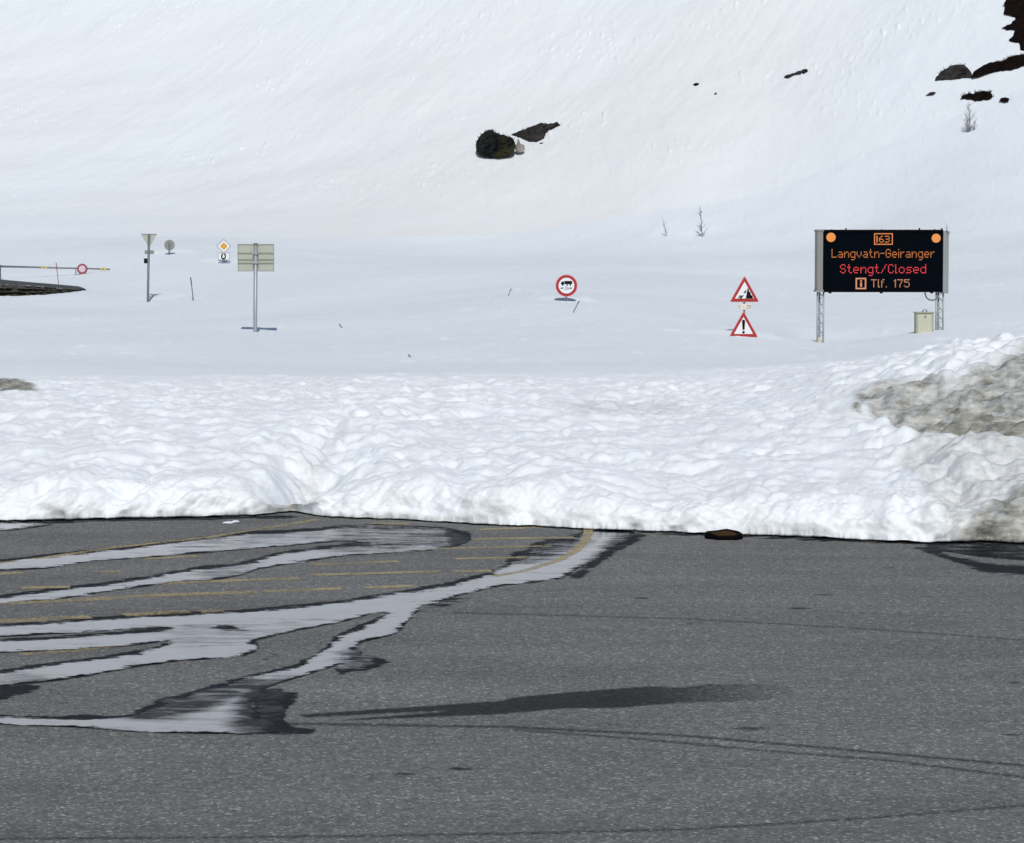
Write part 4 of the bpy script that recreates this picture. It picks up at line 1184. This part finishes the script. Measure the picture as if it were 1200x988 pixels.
def place_stone(name, outline, D_, depth, mat, label, cat, group=None, seed=1, rough=0.1, lean=None, fringe=0, proud=0.2):
    O = np.array(outline, float)
    mx, my = O[:, 0].mean(), O[:, 1].mean()
    x0, x1, y0, y1 = O[:, 0].min(), O[:, 0].max(), O[:, 1].min(), O[:, 1].max()
    # plane of distances through the hill surface under the outline
    S_ = [(x, y, hit(x, y)) for x in (x0, mx, x1) for y in (y0, my, y1)]
    M_ = np.array([[1, x - mx, y - my] for x, y, d in S_]); c = np.linalg.lstsq(M_, np.array([d for *_, d in S_]), rcond=None)[0]
    if lean is not None: c[0] = hit(mx, y1) ; c[2] = c[2] * lean; c[0] += -c[2] * (y1 - my)
    res = max(0.0, max((c[0] + c[1] * (x - mx) + c[2] * (y - my)) - d for x, y, d in S_))
    c[0] -= res + proud
    dist = lambda x, y: c[0] + c[1] * (x - mx) + c[2] * (y - my)
    base = Vector([float(q) for q in W(mx, y1, dist(mx, y1))])
    root = empty(name, base, label, cat, group)
    n = max(90, len(O))
    seg = np.vstack([O, O[:1]]); dl = np.hypot(*np.diff(seg, axis=0).T); cum = np.concatenate([[0], np.cumsum(dl)])
    tt = np.linspace(0, cum[-1], n, endpoint=False)
    ox = np.interp(tt, cum, seg[:, 0]); oy = np.interp(tt, cum, seg[:, 1])
    size = max(x1 - x0, y1 - y0) * c[0] / F
    am = min(1.0, 0.035 * max(x1 - x0, 6))
    ox = ox + am * fbm(tt / 5.0, tt * 0 + seed, 3, seed); oy = oy + 0.8 * am * fbm(tt / 5.0, tt * 0 + seed + 8, 3, seed + 5)
    K_ = 14; v = []; f = []
    for side in (-1, 1):
        for k in range(K_ + 1):
            if side == 1 and k == 0: continue
            t = math.sin((1 - k / (K_ + 1.0)) * math.pi / 2)
            for i in range(n):
                x = mx + (ox[i] - mx) * t; y = my + (oy[i] - my) * t
                dd = depth * math.sqrt(max(0, 1 - t ** 2.2))
                lx = (x - mx) * c[0] / F; lz = (y - my) * c[0] / F
                nz = float(fbm(np.array([lx / size * 5 + seed]), np.array([lz / size * 5 + side * 3.7]), 4, seed)[0])
                dd = dd + rough * size * nz * (1 - t ** 4)
                p = Vector([float(q) for q in W(x, y, dist(x, y) + side * dd)])
                v.append(p - base)
    for k in range(K_):
        for i in range(n): f.append((k * n + i, k * n + (i + 1) % n, (k + 1) * n + (i + 1) % n, (k + 1) * n + i))
    f.append(tuple(K_ * n + i for i in range(n)))
    b0 = K_ + 1; prev = 0
    for k in range(K_):
        for i in range(n): f.append((prev * n + i, (b0 + k) * n + i, (b0 + k) * n + (i + 1) % n, prev * n + (i + 1) % n))
        prev = b0 + k
    f.append(tuple(prev * n + i for i in reversed(range(n))))
    MB().add(v, f, False).build('stone_body', MAT[mat], root)
    if fringe:
        rnd = random.Random(seed); tw = MB()
        for _ in range(fringe):
            i = rnd.randrange(len(O)); a = O[i]; b = O[(i + 1) % len(O)]
            t = rnd.random(); x = a[0] + (b[0] - a[0]) * t; y = a[1] + (b[1] - a[1]) * t
            if y > my + 2: continue
            p = Vector([float(q) for q in W(x, y + 0.8, dist(x, y))]) - base
            for q in range(3):
                d = Vector((rnd.uniform(-.9, .9), rnd.uniform(-.5, .2), rnd.uniform(.1, .8))).normalized()
                l_ = rnd.uniform(.10, .26)
                tw.tube([p, p + d * l_ * 0.6, p + d * l_ + Vector((rnd.uniform(-.05, .05), 0, .03))], [0.022, 0.016, 0.008], 4)
        tw.build('twigs', MAT['twig'], root)
GR = 'dark rocks showing through the snow slope'
Db = depth_at(585, 183)
place_stone('boulder', [(557.5, 173), (558, 166), (562, 160), (568, 154), (574, 151.5), (578, 154), (583, 156), (590, 158.5), (597, 160), (602, 163.5), (604, 170), (603, 177), (600, 181), (592, 184.5), (578, 185.5), (565, 184), (559, 180)],
            Db - 0.6, 1.3, 'rock', 'big black mossy boulder, the tallest rock in the middle of the slope', 'boulder', GR, 3, 0.16, 0.3, fringe=36, proud=0.25)
Ds = depth_at(628, 166)
place_stone('rock_slab', [(599, 158), (606, 154.5), (618, 150), (632, 144.5), (639, 144), (642, 145.2), (653, 143), (657, 146.5), (650, 149), (641, 154), (637, 162), (628, 165.5), (620, 165.5), (610, 162)],
            Ds - 0.5, 0.6, 'slab', 'brown slanting rock slab just right of the big black boulder', 'rock', GR, 9, 0.16, None, fringe=10, proud=0.2)
place_stone('pale_stone', [(603.5, 172), (606, 168), (606, 163), (608.5, 163), (609.5, 168), (614, 170), (615.5, 175), (611, 178.5), (604.5, 178)],
            Db - 0.9, 0.35, 'palerock', 'small pale stone tucked against the right foot of the black boulder', 'stone', GR, 5, 0.06, 0.3, proud=1.2)
for (ol, lab, mat, sd_, dep) in [
    ([(918.5, 91), (920, 88.5), (925, 86.8), (930, 86), (934, 84), (940, 81.5), (946, 81), (947, 83), (942, 86.5), (934, 87.3), (928, 89), (923, 92)], 'long thin dark rock lying alone high in the snow', 'slab', 12, 0.25),
    ([(811.5, 99.5), (814, 97.5), (819, 97), (818.8, 99.5), (815, 101)], 'tiny black stone far left of the long thin rock', 'heath', 13, 0.15),
    ([(836.5, 110.5), (838.5, 108.3), (840.5, 109.2), (839, 111)], 'faint speck of stone right of the tiny black stone', 'slab', 14, 0.1),
    ([(1084.8, 111.5), (1089, 108.6), (1094, 107.5), (1096.8, 108.3), (1094, 110.8), (1088, 111.4)], 'small flat grey stone left of the heather tufts', 'slab', 15, 0.2),
    ([(1170.8, 118.5), (1172.5, 115), (1178, 114), (1183, 115.5), (1182, 118.8), (1176, 119.6)], 'small round black tuft right of the larger heather patch', 'heath', 17, 0.3),
    ([(631.5, 168.5), (634, 166.8), (637, 167.2), (635.5, 168.6)], 'tiny dark stone just under the brown slab', 'slab', 18, 0.1)]:
    a = np.array(ol); D = depth_at(a[:, 0].mean(), a[:, 1].max())
    place_stone('stone', ol, D - 0.25, dep, mat, lab, 'stone', GR, sd_, 0.06, None, proud=0.32)
def wiggle(ol, amp, seed, step=2.5):
    rnd = random.Random(seed); out = []
    for i, a in enumerate(ol):
        b = ol[(i + 1) % len(ol)]
        n = max(1, int(math.hypot(b[0] - a[0], b[1] - a[1]) / step))
        for k in range(n):
            t = k / n
            out.append((a[0] + (b[0] - a[0]) * t + rnd.uniform(-amp, amp), a[1] + (b[1] - a[1]) * t + rnd.uniform(-amp, amp)))
    return out
ol = [(1126, 115.5), (1128, 111.5), (1135, 109.5), (1141, 110), (1146, 107.3), (1154, 106.5), (1161, 108), (1163.5, 113), (1160, 117), (1150, 117.3), (1143, 118.5), (1136, 116)]
place_stone('heather_patch', wiggle(ol, 0.6, 1), depth_at(1145, 118) - 0.25, 0.22, 'heath', 'larger dark heather patch just above the bushy sapling', 'heather', GR, 21, 0.08, None, fringe=40)
ol = [(1095, 94.5), (1098, 89), (1104, 83), (1112, 78), (1121, 76), (1129, 76), (1134, 79), (1138, 85), (1140, 90.5), (1128, 91.5), (1112, 93.5)]
place_stone('rock_outcrop', wiggle(ol, 0.4, 2), depth_at(1118, 93) - 0.3, 0.35, 'slab', 'domed brown rock at the left end of the long dark outcrop', 'rock', GR, 22, 0.08, None, fringe=20)
ol = [(1138, 90), (1141, 84), (1150, 78), (1158, 73.5), (1166, 73), (1176, 70), (1186, 66), (1200, 63), (1215, 58), (1240, 52), (1240, 72), (1215, 75), (1200, 77), (1186, 82), (1165, 84.5), (1148, 88.5), (1141, 92)]
place_stone('heather_ridge', wiggle(ol, 0.7, 3), depth_at(1170, 84) - 0.3, 0.3, 'heath', 'long dark heather ridge running out of the picture at upper right', 'heather', GR, 23, 0.06, None, fringe=70)
ol = [(1178, -12), (1178, 2), (1177, 10), (1176, 16), (1184, 18), (1190, 22), (1184, 27), (1174, 33), (1178, 35), (1188, 35.5), (1189, 40), (1182, 47), (1184, 50), (1196, 50.5), (1194, 58), (1202, 61), (1230, 62), (1250, 40), (1250, -12)]
place_stone('cliff', wiggle(ol, 1.3, 4), depth_at(1195, 60) - 0.4, 0.3, 'heath', 'tall jagged black rock face at the top right corner', 'rock', GR, 24, 0.05, None, fringe=70)

# bare gravel bank at left
def gravel_bank():
    top = [(-70, 322), (0, 327.5), (40, 331), (70, 333.5), (92, 335.5), (101, 338.5)]
    mid = [(-70, 332), (0, 333.5), (40, 335.5), (70, 338), (90, 339.4), (100, 339.4)]
    bot = [(-70, 350), (0, 346.5), (30, 346), (55, 345), (75, 342.5), (95, 340.8), (101, 339.5)]
    rnd = random.Random(5)
    n = 120; Dn = 139.0
    root = empty('gravel_bank', tuple(float(q) for q in W(30, 345, Dn)), 'bare strip of dark gravel and earth showing from the snow below the grey boom', 'gravel bank')
    xs = np.linspace(-70, 101, n)
    Dq = np.linspace(105, 175, 900)
    bc = np.array(bot, float)
    kx = np.linspace(-70, 101, 15)
    base_D = np.interp(xs, kx, [hit(x, float(np.interp(x, bc[:, 0], bc[:, 1])), Dq) - 0.25 for x in kx])
    taper = np.clip((108 - xs) / 90, 0.15, 1)
    def strip(rows, mat, name):
        V = []
        for j, (curve, D) in enumerate(rows):
            c = np.array(curve, float)
            for i, x in enumerate(xs):
                y = np.interp(x, c[:, 0], c[:, 1])
                jig = 0 if j in (0,) else float(fbm(np.array([x / 6.0]), np.array([j * 1.7]), 3, 77)[0])
                X_, Y_, Z_ = W(x, y + 0.5 * jig, (D - Dn) * taper[i] + base_D[i] + 0.3 * jig)
                V.append((float(X_) - root.location.x, float(Y_) - root.location.y, float(Z_) - root.location.z))
        nr = len(rows)
        o = grid_mesh(name, np.array(V), nr, n, MAT[mat], None, False)
        o.parent = root
    lerp = lambda a, b, t: [(pa[0], float(pa[1] * (1 - t) + np.interp(pa[0], [q[0] for q in b], [q[1] for q in b]) * t)) for pa in a]
    shiftd = [(x, y + 4) for x, y in bot]
    strip([(top, Dn + 9), (lerp(top, mid, .5), Dn + 5), (mid, Dn + 1.2)], 'earthtop', 'gravel_top')
    rows = []
    for k in range(7): rows.append((lerp(mid, bot, k / 6), Dn + 1.2 - 1.2 * (k / 6) - (0.5 if k in (2, 4) else 0)))
    rows[0] = (mid, Dn + 1.2)
    rows.append((shiftd, Dn + 0.3))
    strip(rows, 'earth', 'earth_face')
gravel_bank()

# dark chunk at the foot of the bank
def debris():
    X0, Y0 = [float(a) for a in G(848, 630.5)]
    o = empty('debris_tray', (X0, Y0, 0.0), 'flat dark rusty tray lying on the asphalt against the snow edge', 'debris')
    u = Y0 / F
    prof = [(-22, 0.0), (-21, -0.10), (-8, -0.24), (14, -0.24), (21, -0.12), (22, 0.0), (19, 0.12), (6, 0.22), (-8, 0.22), (-20, 0.10)]
    n = len(prof)
    rings = [(1.0, 0.0), (1.03, 0.025), (1.0, 0.045), (0.86, 0.052), (0.70, 0.038)]
    v = []; f = []
    for s, z in rings:
        for i, (x, y) in enumerate(prof):
            tilt = 0.05 * (y + 0.24)
            v.append((x * u * s, y * s, z * (1.0 + 0.2 * math.sin(i * 2.1)) + (tilt if z > 0.03 else 0)))
    for k in range(len(rings) - 1):
        for i in range(n): f.append((k * n + i, k * n + (i + 1) % n, (k + 1) * n + (i + 1) % n, (k + 1) * n + i))
    f.append(tuple(range(n - 1, -1, -1)))
    MB().add(v, f).build('rim', MAT['chunkdark'], o)
    b = (len(rings) - 1) * n
    MB().add([v[b + i] for i in range(n)], [tuple(range(n))]).build('bottom', MAT['chunk'], o)
debris()

# scraps of snow left on the asphalt
def snow_scrap(px, py, w_, l_, h_, seed, label):
    X0, Y0 = [float(a) for a in G(px, py)]
    n = 40; v = [(0, 0, h_)]; f = []
    for k, (t, z) in enumerate(((0.4, 0.9), (0.75, 0.55), (1.0, -0.05))):
        for i in range(n):
            a = 2 * math.pi * i / n
            r = t * (1 + 0.35 * float(perlin(np.array([math.cos(a) * 1.6 + seed]), np.array([math.sin(a) * 1.6]), seed)[0]))
            v.append((math.cos(a) * r * w_, math.sin(a) * r * l_, h_ * z))
    for i in range(n): f.append((0, 1 + i, 1 + (i + 1) % n))
    for k in range(2):
        for i in range(n): f.append((1 + k * n + i, 1 + (k + 1) * n + i, 1 + (k + 1) * n + (i + 1) % n, 1 + k * n + (i + 1) % n))
    ob = MB().add(v, f, True).build('snow_scrap', MAT['bank'])
    ob.location = (X0, Y0, 0.0)
    setp(ob, label, 'snow lump', 'scraps of snow melting on the asphalt')
snow_scrap(268, 612.5, 0.07, 0.10, 0.014, 3, 'small white scrap of snow melting on the asphalt at left, close to the bank')
snow_scrap(276, 611.2, 0.045, 0.08, 0.014, 8, 'tinier snow crumb just behind the small melting scrap at left')

bpy.context.view_layer.update()
